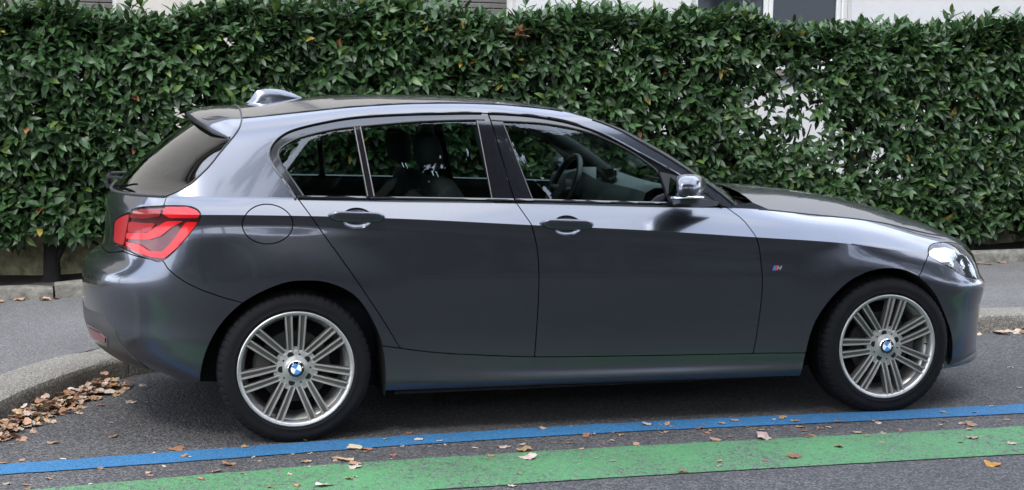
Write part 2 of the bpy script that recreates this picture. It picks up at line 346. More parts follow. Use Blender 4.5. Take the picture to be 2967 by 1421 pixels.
def edge_y(x): return 2.83+.098*(x+1.44)
pv = [tuple(p) for p in KI[::4]]+[(30, edge_y(30)+.3), (-9, edge_y(-9)+.3)]
sheet('pavement', pv, PZ-.006, pave_m)
EX = np.linspace(-6, 16, 200); EO = np.stack([EX, edge_y(EX)], -1); EI = offset_line(EO, .13)
edging = tag(empty('hedge_edging'), kind='structure'); stone_row(edging, 'edging_stone', EO, EI, .985, 0, PZ+.085, granite_mossy, jit=.014, joint=.014, var=.02)
# planting bed: uneven soil
nx, ny = 90, 14; V = []
for j in range(ny):
    for i in range(nx):
        x = -5+i*.22; y = edge_y(x)+.12+j*.1; V.append((x, y, PZ+.055+.03*noise.noise((x*3, y*3, 0))+.015*noise.noise((x*11, y*11, 4))))
tag(mesh('planting_bed', V, grid_faces(ny, nx), soil_m, smooth=60), kind='structure')
sheet('garden_ground', [(-20, edge_y(-20)+1.2), (40, edge_y(40)+1.2), (40, 40), (-20, 40)], PZ+.05, soil_m)
# opposite pavement
sheet('far_pavement', [(-60, -9.0), (60, -9.0), (60, -60), (-60, -60)], .12, pave_m)

# ------------------------------------------------------------------ low mossy wall behind the hedge
def wall_y(x): return edge_y(x)+.80
lw = tag(empty('garden_wall', (2, wall_y(2), 0)), 'low mossy stone wall behind the laurel hedge', 'wall')
x = -5.0
while x < 14:
    ln = random.uniform(.9, 1.4); V = []; nxw, nzw = 14, 12
    for k, zz in enumerate(np.linspace(PZ-.02, .62, nzw)):
        for i in range(nxw):
            xx = x+.006+(ln-.012)*i/(nxw-1); V.append((xx-2, wall_y(xx)-wall_y(2)+.03*noise.noise((xx*4, zz*5, 1))+.018*noise.noise((xx*13, zz*14, 7))+.02*(k == nzw-1), zz))
    n0 = len(V)
    for i in range(nxw): xx = x+.006+(ln-.012)*i/(nxw-1); V.append((xx-2, wall_y(xx)-wall_y(2)+.28, .63+.02*noise.noise((xx*5, 3, 3))))
    for i in range(nxw): xx = x+.006+(ln-.012)*i/(nxw-1); V.append((xx-2, wall_y(xx)-wall_y(2)+.28, PZ))
    mesh('coping_block', V, grid_faces(nzw+2, nxw), moss_m, lw, 60); x += ln

# ------------------------------------------------------------------ house behind the hedge
HY0, HS = 7.0, .098
def hp(x): return HY0+HS*x
house = tag(empty('house', (3, hp(3), 0)), 'pale rendered house with roller shutters and windows behind the hedge', 'house')
hang = math.atan(HS); house.rotation_euler.z = hang
def hl(x): return (x-3)/math.cos(hang)        # street x -> along the facade
def hbox(name, x0, x1, d0, d1, z0, z1, m, parent=house, bev=0):
    mb = MB(); mb.box((hl(x0), d0, z0), (hl(x1), d1, z1), bev); return mb.build(name, m, parent, 30 if bev else None)
HT = 7.6
ops = [(-2.3, -.72), (1.13, 3.08), (5.02, 6.95), (9.6, 11.4)]     # openings, ground floor
zs0, zs1 = 1.72, 3.15; u0_, u1_ = 4.5, 6.2
prev = -9.0
for i, (a, b) in enumerate(ops+[(20, 20)]):
    m_ = render_m if i < 2 else render_w
    hbox('wall', prev, a, 0, .3, 0, HT, m_); prev = b
    if a < 20:
        for z0, z1 in ((0, zs0), (zs1, u0_), (u1_, HT)): hbox('wall', a, b, 0, .3, z0, z1, m_)
        hbox('lintel', a-.06, b+.06, -.03, .02, zs1-.003, zs1+.14, m_); hbox('window_sill', a-.08, b+.08, -.07, .06, zs0-.07, zs0-.003, granite)
hbox('cornice', -9, 20, -.16, .02, HT, HT+.25, render_w)
mb = MB(); mb.add([(hl(-9.3), -.35, HT+.25), (hl(20.3), -.35, HT+.25), (hl(20.3), 4, HT+2.4), (hl(-9.3), 4, HT+2.4), (hl(-9.3), -.35, HT+.16), (hl(20.3), -.35, HT+.16)], [(0, 1, 2, 3), (4, 5, 1, 0)])
mb.build('roof', mat('roof_tiles', (.20, .09, .06), rough=.9, noise_amt=.3, noise_scale=9), house)
def roller(x0, x1, z0, z1):
    r = hbox('roller_shutter', x0, x1, .20, .22, z0, z1, dark_void)
    mb = MB(); mb.box((0, -.008, .003), (hl(x1)-hl(x0)-.06, .012, .052), .006); me = mb.build('slat', shutter_m, r, 30).data
    bpy.data.objects.remove(bpy.data.objects['slat'])
    z = z0
    while z < z1-.05:
        o = link('slat', me, r); o.location = (hl(x0)+.03, .165, z); z += .055
    hbox('guide_rail', x0, x0+.04, .12, .2, z0, z1, frame_m, r); hbox('guide_rail', x1-.04, x1, .12, .2, z0, z1, frame_m, r)
roller(ops[0][0], ops[0][1], zs0, zs1); roller(ops[1][0], ops[1][1], zs0, zs1)
def window(x0, x1, z0, z1, nl):
    """casements side by side, each with its own frame and pane"""
    w = hbox('window', x0, x1, .21, .23, z0, z1, dark_void)
    for s in ((x0, x0+.07), (x1-.07, x1)): hbox('frame', s[0], s[1], .08, .2, z0, z1, frame_m, w, .008)
    for z in (z0, z1-.07): hbox('frame', x0+.07, x1-.07, .085, .2, z, z+.07, frame_m, w, .008)
    n = nl; step = (x1-x0-.14)/n
    for i in range(n):
        a = x0+.07+i*step; b = a+step
        for s in ((a+.002, a+.055), (b-.055, b-.002)): hbox('sash', s[0], s[1], .10, .16, z0+.072, z1-.072, frame_m, w, .006)
        for z in (z0+.072, z1-.127): hbox('sash', a+.056, b-.056, .102, .16, z, z+.055, frame_m, w, .006)
        hbox('pane', a+.056, b-.056, .125, .135, z0+.128, z1-.128, pane_m, w)
window(*ops[2], zs0, zs1, 2); window(*ops[3], zs0, zs1, 2)
for a, b in ops: window(a, b, u0_, u1_, 2)
mb = MB(); mb.tube([(hl(.70), -.06, 0), (hl(.70), -.06, HT)], .045, 12); mb.build('drainpipe', pole_m, house, 60)

# ------------------------------------------------------------------ laurel hedge
hedge = tag(empty('laurel_hedge', (2.4, edge_y(2.4)+.55, PZ)), 'tall clipped evergreen laurel hedge growing behind the parked car', 'hedge')
def to_local(o, p): return (p[0]-o.location[0], p[1]-o.location[1], p[2]-o.location[2])
def leaves(pos, axis, nor, length, width, curl, tint, name, m, parent, origin):
    """8-vertex laurel leaf: folded along the midrib, arched, pointed"""
    n = len(pos); axis = axis/np.linalg.norm(axis, axis=1)[:, None]; nor = nor-axis*(nor*axis).sum(1)[:, None]; nor /= np.linalg.norm(nor, axis=1)[:, None]+1e-9; sd_ = np.cross(nor, axis)
    l = length[:, None]; w = width[:, None]; c = curl[:, None]
    def pt(a, b, h): return pos+axis*(l*a)+sd_*(w*b)+nor*(l*h)
    fold = .10
    V = np.stack([pt(0, 0, 0), pt(.30, 0, .03-c*.09), pt(.30, .46, .03-c*.09+fold*.55), pt(.30, -.46, .03-c*.09+fold*.55), pt(.68, 0, -c*.42), pt(.68, .40, -c*.42+fold*.5), pt(.68, -.40, -c*.42+fold*.5), pt(1, 0, -c*.95)], 1)
    b = (np.arange(n)*8)[:, None]
    tris = np.concatenate([b+np.array([[0, 1, 2]]), b+np.array([[0, 3, 1]]), b+np.array([[4, 7, 5]]), b+np.array([[4, 6, 7]])]); quads = np.concatenate([b+np.array([[1, 4, 5, 2]]), b+np.array([[3, 6, 4, 1]])])
    return (V-np.array(origin)).reshape(-1, 3), quads, tris, np.repeat(tint, 8, 0)
HF = lambda x: edge_y(x)+.10            # front face of the hedge
def htop(x): return 1.93+.08*np.clip((x+1.4)/2.5, 0, 1)-.03*np.clip((x-3.5)/1.5, 0, 1)+.035*np.sin(x*2.3)+.03*np.sin(x*5.1+1)
def hbot(x): return .45-.10*np.clip((x-4.6)/.8, 0, 1)+.05*np.exp(-((x+1.2)/.8)**2)+.06*np.sin(x*1.7+.5)+.04*np.sin(x*4.3)
def vnoise(x, z, s):
    return np.array([noise.noise((a*s, 0, b*s)) for a, b in zip(x, z)])
holes = [(4.28, 1.38, .50, .34, .12), (4.75, 1.05, .6, .28, .25), (4.55, 1.62, .3, .15, .35), (5.6, 1.2, .7, .4, .75), (-.35, 1.10, .30, .28, .45), (-.15, .80, .5, .25, .75), (2.55, 1.55, .35, .22, .8), (5.2, .85, .6, .2, .45), (3.2, 1.2, .3, .25, .9)]
def keep(x, z):
    k = np.ones_like(x); hn = vnoise(x, z, 7.0)
    for hx, hz, rx, rz, v in holes:
        d = ((x-hx)/rx)**2+((z-hz)/rz)**2+.8*hn; k = np.minimum(k, v+(1-v)*np.clip((d-.35)/.9, 0, 1))
    return k
sp, sdir, ssz = [], [], []
x0h, x1h = -4.2, 8.6
# front shell
n = 10400; x = rng.uniform(x0h, x1h, n); z = hbot(x)+(htop(x)-hbot(x))*rng.random(n)
rel = vnoise(x, z, 3.0)*.07+vnoise(x, z, 9.0)*.05; dep = np.abs(rng.normal(0, .085, n))
top_in = .12*np.clip((z-(htop(x)-.22))/.22, 0, 1)**2
y = HF(x)+.06+rel+dep+top_in
k = rng.random(n) < keep(x, z); x, y, z = x[k], y[k], z[k]
sp.append(np.stack([x, y, z], -1)); d = np.stack([rng.normal(0, .45, len(x)), -1+rng.normal(0, .25, len(x)), .25+rng.normal(0, .4, len(x))+.9*np.clip((z-htop(x)+.3)/.3, 0, 1)], -1); sdir.append(d); ssz.append(np.ones(len(x)))
# top shell, upright shoots
n = 3600; x = rng.uniform(x0h, x1h, n); y = HF(x)+.05+rng.random(n)*.85; z = htop(x)-.05+rng.normal(0, .045, n)+.05*vnoise(x, y, 4.0)
sp.append(np.stack([x, y, z], -1)); sdir.append(np.stack([rng.normal(0, .35, n), rng.normal(-.15, .35, n), np.ones(n)], -1)); ssz.append(np.full(n, 1.05))
# inside and back
n = 7000; x = rng.uniform(x0h, x1h, n); z = hbot(x)+.05+(htop(x)-hbot(x)-.1)*rng.random(n); y = HF(x)+.25+rng.random(n)*.55; k = rng.random(n) < keep(x, z)**1.6; x, y, z = x[k], y[k], z[k]
sp.append(np.stack([x, y, z], -1)); sdir.append(rng.normal(0, 1, (len(x), 3))+np.array([0, -.2, .3])); ssz.append(np.ones(len(x)))
SP = np.concatenate(sp); SD = np.concatenate(sdir); SZ = np.concatenate(ssz); SD /= np.linalg.norm(SD, axis=1)[:, None]
PP, AX, NO, LN, TI, CU = [], [], [], [], [], []
ref_ = np.where(np.abs(SD[:, 2:3]) < .9, np.array([[0, 0, 1.]]), np.array([[1., 0, 0]])); ua = np.cross(SD, ref_); ua /= np.linalg.norm(ua, axis=1)[:, None]; ub = np.cross(SD, ua)
clump = vnoise(SP[:, 0]+SP[:, 1]*.7, SP[:, 2], 1.6)
ph0 = rng.random(len(SP))*6.28
for j in range(7):
    m_ = rng.random(len(SP)) < (1 if j < 5 else .55); q = m_.nonzero()[0]
    ph = ph0[q]+j*2.4; open_ = np.array([.35, .55, .75, .95, 1.1, 1.2, 1.3])[j]+rng.normal(0, .15, len(q))
    a = SD[q]*np.cos(open_)[:, None]+(ua[q]*np.cos(ph)[:, None]+ub[q]*np.sin(ph)[:, None])*np.sin(open_)[:, None]
    upr = np.clip((SD[q][:, 2]-.3)/.5, 0, 1); a[:, 2] -= .28*(1-upr)+.08*rng.random(len(q))
    no = SD[q]*1.0-(ua[q]*np.cos(ph)[:, None]+ub[q]*np.sin(ph)[:, None])*.5+np.array([0, 0, .55])+rng.normal(0, .25, (len(q), 3))
    PP.append(SP[q]-SD[q]*(.012*j)[None] if False else SP[q]-SD[q]*.013*j); AX.append(a); NO.append(no)
    LN.append(SZ[q]*rng.uniform(.070, .126, len(q))*(1-.05*(j == 0)*3)); CU.append(rng.uniform(.05, .42, len(q)))
    base = np.array([.030, .068, .020])*(1+.32*clump[q][:, None])*rng.uniform(.62, 1.38, (len(q), 1))
    young = (rng.random(len(q)) < .06*(j < 3)+.04*upr)[:, None]; base = np.where(young, base*np.array([2.1, 1.55, .95]), base)
    r = rng.random(len(q))[:, None]; base = np.where(r < .0035, np.array([[.25, .19, .03]]), base); base = np.where((r > .0035) & (r < .0055), np.array([[.24, .10, .045]]), base)
    TI.append(base)
PP = np.concatenate(PP); AX = np.concatenate(AX); NO = np.concatenate(NO); LN = np.concatenate(LN); TI = np.concatenate(TI); CU = np.concatenate(CU)
WD = LN*rng.uniform(.36, .46, len(LN))
# the withered sprig in the upper middle
q = ((PP-np.array([2.05, HF(2.05)+.05, 1.84]))**2*np.array([1, .2, 1])).sum(1) < .055**2
TI[q] = np.array([.30, .14, .07])*rng.uniform(.7, 1.2, (q.sum(), 1))
V, Q, TT_, C = leaves(PP, AX, NO, LN, WD, CU, TI, 'leaves', leaf_m, hedge, hedge.location)
# the 300 that show largest: front-most, inside the frame
vis = (PP[:, 0] > -1.3) & (PP[:, 0] < 5.7) & (PP[:, 2] > 1.0) & (PP[:, 2] < 1.9)
score = np.where(vis, LN*WD*1500-(PP[:, 1]-HF(PP[:, 0]))*3, -9); big = np.argsort(-score)[:300]
rest = np.ones(len(PP), bool); rest[big] = False; ri = rest.nonzero()[0]
remap = -np.ones(len(PP), int); remap[ri] = np.arange(len(ri))
def pick(F):
    own = F[:, 0]//8; F = F[rest[own]]; own = F[:, 0]//8; return F-(own*8)[:, None]+(remap[own]*8)[:, None]
Vr = V.reshape(-1, 8, 3); Cr = C.reshape(-1, 8, 3)
o = fast_mesh('leaves', Vr[ri].reshape(-1, 3), pick(Q), pick(TT_), leaf_m, hedge, Cr[ri].reshape(-1, 3)); o['kind'] = 'stuff'
for i in big: fast_mesh('leaf', Vr[i], [[1, 4, 5, 2], [3, 6, 4, 1]], [[0, 1, 2], [0, 3, 1], [4, 7, 5], [4, 6, 7]], leaf_m, hedge, Cr[i])
# stems and limbs
for i, xb in enumerate([-3.6, -2.4, -1.16, .35, 1.55, 2.9, 3.95, 5.0, 6.15, 7.3]):
    yb = edge_y(xb)+.42; mb = MB(); lean = random.uniform(-.05, .05)
    mb.tube([(xb-.01, yb, PZ-.02), (xb, yb, PZ+.1), (xb+.01+lean*.3, yb, .5), (xb+lean, yb+.03, .95), (xb+lean*2, yb+.05, 1.6)], [.075, .058, .048, .036, .014], 10)
    o = mb.build('trunk', bark_m, hedge, 60); o.location = -hedge.location
    for b in range(5):
        s = random.choice((-1, 1)) if b else 1; h0 = .22+.16*b; mb = MB()
        mb.tube([(xb+lean*h0, yb, PZ+h0*.6), (xb+s*.14, yb-.05, PZ+h0+.20), (xb+s*random.uniform(.25, .45), yb+random.uniform(-.2, .2), h0+.62), (xb+s*random.uniform(.4, .6), yb+random.uniform(-.3, .2), h0+1.0)], [.026, .019, .012, .005], 7)
        o = mb.build('limb', bark_m, hedge, 60); o.location = -hedge.location

# ------------------------------------------------------------------ the car: body surface
# x = 0 at the rear axle, +x forward, -y the side towards the camera; feature lines run round the car from the
# rear centre line to the front centre line, parameter t equals x along the flank
# ---- plan wraps: side runs x0r..x0f with t = x, then superellipse corners to the centreline
X0R,X0F=-.35,2.95
def ref(n,a,b,N=4000):
    th=np.linspace(0,np.pi/2,N);c=np.cos(th)**(2/n)*b;s=np.sin(th)**(2/n)*a   # th=0 side
    L=np.concatenate([[0],np.cumsum(np.hypot(np.diff(c),np.diff(s)))])
    return th,L
NR,NF=2.3,2.35
thR,LR=ref(NR,.5,.86); thF,LF=ref(NF,.5,.84)
TR,TF=X0R-LR[-1],X0F+LF[-1]
DT=.01
NT=int(round((TF-TR)/DT))+1
T=np.linspace(TR,TF,NT)
cx_=[-.35,0,.4,1.0,1.6,2.0,2.4,2.7,2.95]
# level: w(x) on side, z(t) table, rear centre x, front centre x
zc=pchip([TR,-.75,-.38,0,.42,1.0,1.46,2.02,2.4,2.6,2.8,3.0,3.4,TF],[.925,.945,.945,.938,.922,.887,.861,.819,.790,.767,.742,.718,.69,.69])   # crease
z6=pchip([TR,-.9,-.6,-.35,0,.43,.945,1.65,1.9,2.05,2.2,2.38,2.58,2.79,2.95,3.2,3.5,TF],[1.0,1.005,1.01,1.006,1.0,.987,.973,.948,.942,.936,.921,.90,.881,.849,.809,.775,.73,.72])
def zt(pts):
    return pchip(*zip(*pts))
LV=[ # name, w table, z func, xr, xf
 ('L0',[.79,.82,.838,.838,.838,.838,.838,.815,.79],zt([(TR,.29),(-.65,.298),(-.4,.24),(0,.215),(.38,.198),(1.1,.191),(2.28,.184),(3.05,.186),(3.2,.2),(TF,.19)]),-.755,3.45),
 ('L0b',[.82,.85,.856,.860,.861,.859,.855,.84,.815],zt([(TR,.325),(-.65,.33),(-.4,.28),(0,.25),(.38,.235),(1.1,.217),(2.28,.212),(3.05,.215),(3.25,.23),(TF,.225)]),-.80,3.455),
 ('L0c',[.835,.858,.860,.856,.856,.857,.858,.85,.828],zt([(TR,.36),(-.65,.36),(-.4,.33),(0,.32),(.38,.30),(1.1,.262),(2.28,.25),(3.05,.25),(3.25,.26),(TF,.26)]),-.83,3.44),
 ('L1',[.845,.866,.864,.860,.861,.863,.864,.856,.838],zt([(TR,.41),(-.65,.41),(-.4,.40),(0,.40),(.37,.387),(.59,.352),(1.02,.321),(1.66,.303),(2.29,.291),(3.05,.30),(TF,.31)]),-.848,3.435),
 ('L2',[.852,.872,.874,.872,.872,.871,.868,.86,.846],zt([(TR,.51),(0,.5),(2,.49),(TF,.42)]),-.858,3.445),
 ('L3',[.868,.884,.8805,.8785,.878,.875,.870,.868,.858],zt([(TR,.675),(-.6,.67),(0,.66),(2,.64),(2.95,.58),(TF,.51)]),-.853,3.464),
 ('L4',[.864,.873,.872,.872,.871,.868,.867,.865,.844],lambda t:np.where(t<-.35,0,0)+pchip([TR,-.9,-.55,-.35,.4,1,2,2.7,2.95,3.3,TF],[.755,.765,.815,.855,.837,.802,.734,.672,.645,.61,.59])(t),-.772,3.44),
 ('L4b',[.855,.864,.871,.8725,.8715,.869,.862,.850,.828],lambda t:zc(t)-pchip([TR,-.7,-.35,2.0,2.95,TF],[.075,.05,.03,.03,.03,.035])(t),-.757,3.44),
 ('L5',[.860,.870,.878,.881,.880,.876,.861,.837,.810],zc,-.752,3.442),
 ('L5b',[.828,.838,.845,.846,.843,.820,.800,.768,.742],lambda t:zc(t)+(z6(t)-zc(t))*pchip([TR,0,1.6,2.3,2.95,TF],[.5,.5,.52,.62,.62,.5])(t),-.745,3.442),
 ('L6',[.780,.803,.808,.809,.800,.760,.722,.70,.655],z6,-.73,3.44),
]
NFL={'L4':2.25,'L4b':2.1,'L5':2.0,'L5b':2.0,'L6':2.0}
def level(k):
    nm,wt,zf,xr,xf=LV[k];nf=NFL.get(nm,NF)
    xs=cx_; 
    if nm=='L6': xs=[-.35,0,.4,1.0,1.6,2.0,2.25,2.6,2.95]
    wf=pchip(xs,wt)
    x=T.copy();w=wf(np.clip(T,X0R,X0F))
    m=T<X0R; th=np.interp(X0R-T[m],LR,thR)
    x[m]=X0R-(X0R-xr)*np.sin(th)**(2/NR); w[m]=wf(X0R)*np.cos(th)**(2/NR)
    m=T>X0F; th=np.interp(T[m]-X0F,LF,thF)
    x[m]=X0F+(xf-X0F)*np.sin(th)**(2/nf); w[m]=wf(X0F)*np.cos(th)**(2/nf)
    s=8.0
    xs_=gsm(x,s); ws_=gsm(w,s); zs_=gsm(zf(T),s)
    # keep ends on the centreline
    ws_=ws_-np.interp(T,[TR,TR+.2],[ws_[0],0]); ws_=ws_-np.interp(T,[TF-.2,TF],[0,ws_[-1]])
    return xs_,ws_,zs_
def vspl(Q,m):
    # Q: list of (NT,3) rows ; pchip along index by chord at mid column
    Q=np.array(Q);n=len(Q)
    out=[]
    d=np.linalg.norm(np.diff(Q,axis=0),axis=2).mean(1);u=np.concatenate([[0],np.cumsum(d)])
    q=np.linspace(0,u[-1],m)
    # catmull (finite difference, nonuniform) along axis 0
    M=np.zeros_like(Q);h=np.diff(u)[:,None,None];D=np.diff(Q,axis=0)/h
    M[1:-1]=(D[:-1]*h[1:]+D[1:]*h[:-1])/(h[1:]+h[:-1]);M[0]=D[0]*1.5-M[1]*.5;M[-1]=D[-1]*1.5-M[-2]*.5
    k=np.clip(np.searchsorted(u,q)-1,0,n-2);s=((q-u[k])/(u[k+1]-u[k]))[:,None,None];hh=(u[k+1]-u[k])[:,None,None]
    return (1+2*s)*(1-s)**2*Q[k]+s*(1-s)**2*hh*M[k]+s*s*(3-2*s)*Q[k+1]+s*s*(s-1)*hh*M[k+1]
ZR=pchip([-.8,-.203,-.071,.062,.30,.558,.733,.911,1.092,1.25,2.3],[1.25,1.323,1.337,1.352,1.377,1.392,1.395,1.391,1.377,1.365,1.36])   # ditch line height
WR=pchip([-.8,-.3,.2,.8,1.3,2.3],[.50,.535,.575,.58,.57,.56])
NA1,NA2,NG=84,14,46
HANDLES=((.252,.928),(1.152,.886))
def gtop(h): return .78*h+.22*h**13
def side_grid():
    lv=[np.stack([x,-w,z],-1) for x,w,z in (level(k) for k in range(len(LV)))]
    A=vspl(lv[:9],NA1)
    B=vspl(lv[8:11],NA2)[1:]
    P=np.concatenate([A,B])
    # arch flares
    for xa,amp in ((0,.010),(2.69,.012)):
        r=np.hypot(P[...,0]-xa,P[...,2]-.31)
        P[...,1]-=amp*(1-sst(.37,.60,r))*sst(.0,.15,1-np.abs(P[...,0]-xa)/.62)
    L6=P[-1]
    G=[]
    x=L6[:,0];wb=-L6[:,1];zb=L6[:,2]
    for h in np.linspace(0,1,NG)[1:]:
        z=zb+(ZR(x)-zb)*h;w=wb-(wb-WR(x))*gtop(h)
        G.append(np.stack([x,-w,z],-1))
    return P,np.array(G)
P_, G_ = side_grid(); GA = np.concatenate([P_, G_]); NRW, NCL = GA.shape[:2]; NAR = P_.shape[0]
# surface normals (outwards)
dt_ = np.gradient(GA, axis=1); dv_ = np.gradient(GA, axis=0); NRM = np.cross(dt_, dv_); NRM /= np.linalg.norm(NRM, axis=2)[..., None]+1e-12
NRM[0] = NRM[1]
gv = GA.reshape(-1, 3); gn = NRM.reshape(-1, 3); gp = np.stack([np.broadcast_to(T, (NRW, NCL)), GA[..., 2]], -1).reshape(-1, 2)
gf = np.array(grid_faces(NRW, NCL)); frow = np.repeat(np.arange(NRW-1), NCL-1)
ATTR = np.concatenate([gv, gn, gp], 1)          # x y z | nx ny nz | t z
def cat(P, k=8, closed=False):
    """Catmull-Rom through the points"""
    P = np.array(P, float); out_ = []
    n = len(P)
    for i in range(n-1):
        a, b, c, d = P[max(i-1, 0)], P[i], P[i+1], P[min(i+2, n-1)]
        for s in np.linspace(0, 1, k, endpoint=False): out_.append(.5*((2*b)+(c-a)*s+(2*a-5*b+4*c-d)*s*s+(3*b-a-3*c+d)*s**3))
    return out_+[P[-1]]
def sdf(poly, q):
    """signed distance to a polygon, negative inside"""
    P = np.array(poly, float); A = P; B = np.roll(P, -1, 0); d = np.full(len(q), 1e9); ins = np.zeros(len(q), bool)
    for a, b in zip(A, B):
        e = b-a; w = q-a; h = np.clip((w@e)/(e@e+1e-15), 0, 1); d = np.minimum(d, ((w-h[:, None]*e)**2).sum(1))
        c = (a[1] > q[:, 1]) != (b[1] > q[:, 1])
        if c.any():
            xi = a[0]+(q[:, 1]-a[1])/(b[1]-a[1]+1e-15)*(b[0]-a[0]); ins ^= c & (q[:, 0] < xi)
    d = np.sqrt(d); return np.where(ins, -d, d)
def clip(A, F, fld):
    """keep the part of a polygon soup where fld < 0"""
    A = list(A); fld = list(fld); out_ = []; cache = {}
    neg = np.array(fld) < 0
    for f in F:
        s = [neg[i] for i in f]
        if all(s): out_.append(f); continue
        if not any(s): continue
        g = []
        for i in range(len(f)):
            a, b = f[i], f[(i+1) % len(f)]
            if neg[a]: g.append(a)
            if neg[a] != neg[b]:
                key = (min(a, b), max(a, b))
                if key not in cache:
                    w = fld[a]/(fld[a]-fld[b]); w = min(max(w, .02), .98); cache[key] = len(A); A.append(A[a]*(1-w)+A[b]*w)
                g.append(cache[key])
        if len(g) > 2: out_.append(tuple(g))
    used = sorted({i for f in out_ for i in f}); mp_ = {o: n for n, o in enumerate(used)}
    return np.array([A[i] for i in used]) if used else np.zeros((0, 8)), [tuple(mp_[i] for i in f) for f in out_]
def region(rows=(0, 10**6), box=None):
    m = (frow >= rows[0]) & (frow < rows[1])
    if box is not None:
        c = gp[gf[:, 0]]; m &= (c[:, 0] > box[0]-.03) & (c[:, 0] < box[2]+.03) & (c[:, 1] > box[1]-.05) & (c[:, 1] < box[3]+.05)
    F = gf[m]; u, inv = np.unique(F, return_inverse=True); return ATTR[u], [tuple(f) for f in inv.reshape(F.shape)]
def cut(A, F, poly, gap=.0022, inside=True):
    if not len(F): return A, F
    d = sdf(poly, A[:, 6:8]); return clip(A, F, d+gap if inside else gap-d)
def skin(name, A, F, m, parent, off=0.0, depth=.014, sides=(1,), smooth=28, push=None):
    """a pressed panel: outer skin, small rolled edge, return flange; sides 1 near, -1 mirrored far"""
    res = []
    if not len(F): return res
    P0 = A[:, :3]+A[:, 3:6]*off
    if push is not None: P0 = P0+A[:, 3:6]*push(A)[:, None]
    V = [tuple(p) for p in P0]; FF = list(F)
    if depth:
        cnt = {}
        for f in F:
            for i in range(len(f)): a, b = f[i], f[(i+1) % len(f)]; cnt[(a, b)] = cnt.get((a, b), 0)+1
        bd = [(a, b) for a, b in cnt if (b, a) not in cnt]; idx = {}
        def inner(a):
            if a not in idx: idx[a] = len(V); V.append(tuple(P0[a]-A[a, 3:6]*depth))
            return idx[a]
        for a, b in bd: FF.append((b, a, inner(a), inner(b)))
    for s in sides:
        VV = V if s == 1 else [(x, -y, z) for x, y, z in V]; F2 = FF if s == 1 else [tuple(reversed(f)) for f in FF]
        res.append(mesh(name, VV, F2, m, parent if not isinstance(parent, dict) else parent[s], smooth))
    return res
car = tag(empty('parked_car', (1.3, 0, 0)), 'dark grey metallic five-door hatchback parked on the blue line', 'car')
ROOT = empty('car_frame'); bpy.data.objects.remove(ROOT)
# ---- outlines of the panels, (t, z)
ARCH_R = cat([(-.405, .10), (-.395, .26), (-.359, .400), (-.295, .513), (-.200, .601), (-.073, .662), (.023, .676), (.136, .663), (.249, .599), (.333, .463), (.365, .343), (.372, .2), (.373, .08)])
ARCH_F = cat([(2.262, .08), (2.264, .2), (2.301, .400), (2.384, .532), (2.500, .628), (2.641, .668), (2.785, .648), (2.912, .553), (3.010, .400), (3.052, .28), (3.060, .08)])
RD_R = cat([(.010, 1.016), (.018, 1.002), (.091, .893), (.171, .779), (.250, .664), (.341, .526), (.430, .380)])
BD = cat([(.930, 1.0), (.938, .983), (.971, .924), (.996, .873), (1.019, .779), (1.026, .661), (1.023, .489), (1.016, .318)])
FD_F = cat([(2.027, .296), (2.048, .458), (2.057, .601), (2.045, .743), (2.027, .805), (1.985, .884), (1.944, .925), (1.915, .948)])
SILL = cat([(.34, .396), (.426, .380), (.590, .353), (.797, .334), (1.016, .319), (1.293, .311), (1.660, .303), (2.027, .297), (2.32, .292)])
sill_z = lambda x: float(np.interp(x, [p[0] for p in SILL], [p[1] for p in SILL]))
BELT = [(.0, 1.004), (.29, .999), (.65, .991), (.944, .984), (1.26, .974), (1.64, .961), (1.80, .955), (1.915, .948)]
belt_z = lambda x: float(np.interp(x, [p[0] for p in BELT], [p[1] for p in BELT]))
REARDOOR = list(RD_R)[::-1]+[(.012, 1.004)]+[p for p in BELT if .02 < p[0] < .93]+list(BD)[6:]+[p for p in SILL if .44 < p[0] < 1.01][::-1]
FRONTDOOR = list(BD)[::-1][:-6]+[p for p in BELT if .95 < p[0]]+list(FD_F)[::-1]+[p for p in SILL if 1.02 < p[0] < 2.02][::-1]
SKIRT = [p for p in SILL]+[(2.4, .05), (.3, .05)]
FLAP = [(-.1115+.1015*math.cos(a), .904+.0785*math.sin(a)) for a in np.linspace(0, 2*math.pi, 40, endpoint=False)]
TAIL = cat([(-1.019, .860), (-.997, .894), (-.825, .937), (-.803, .950), (-.720, .965), (-.568, .976), (-.452, .977), (-.403, .966), (-.386, .945), (-.397, .915), (-.457, .847), (-.552, .760), (-.628, .762), (-.715, .771), (-.845, .786), (-.980, .795), (-1.019, .82)], 4)
DIV = [(-.825, .937), (-.838, .899), (-.859, .856), (-.869, .806), (-.858, .786)]
TAIL_BODY = [(-.815, 1.05), (-.3, 1.05), (-.3, .7), (-.858, .7)]+DIV[::-1]; TAIL_GATE = [(-.825, 1.05), (-1.2, 1.05), (-1.2, .7), (-.858, .7)]+DIV[::-1]
GATE = [(TR-.2, 1.3), (-.53, 1.3), (-.565, 1.018), (-.574, .976)]+[(-.825, .937)]+DIV[1:]+[(-.862, .776), (-.95, .762), (-1.05, .752), (TR-.2, .748)]
BUMP_R = [(-.862, .775), (-.70, .765), (-.551, .757), (-.522, .728), (-.478, .698), (-.439, .674), (-.375, .643), (-.292, .612), (-.20, .585), (-.2, -.1), (TR-.2, -.1), (TR-.2, .748), (-1.05, .752), (-.95, .762)]
HEAD = cat([(2.903, .721), (2.925, .746), (2.980, .762), (3.087, .762), (3.194, .750), (3.30, .722), (3.40, .690), (3.42, .64), (3.36, .600), (3.27, .588), (3.169, .598), (3.115, .612), (3.061, .637), (2.979, .676), (2.903, .721)], 4)[:-1]
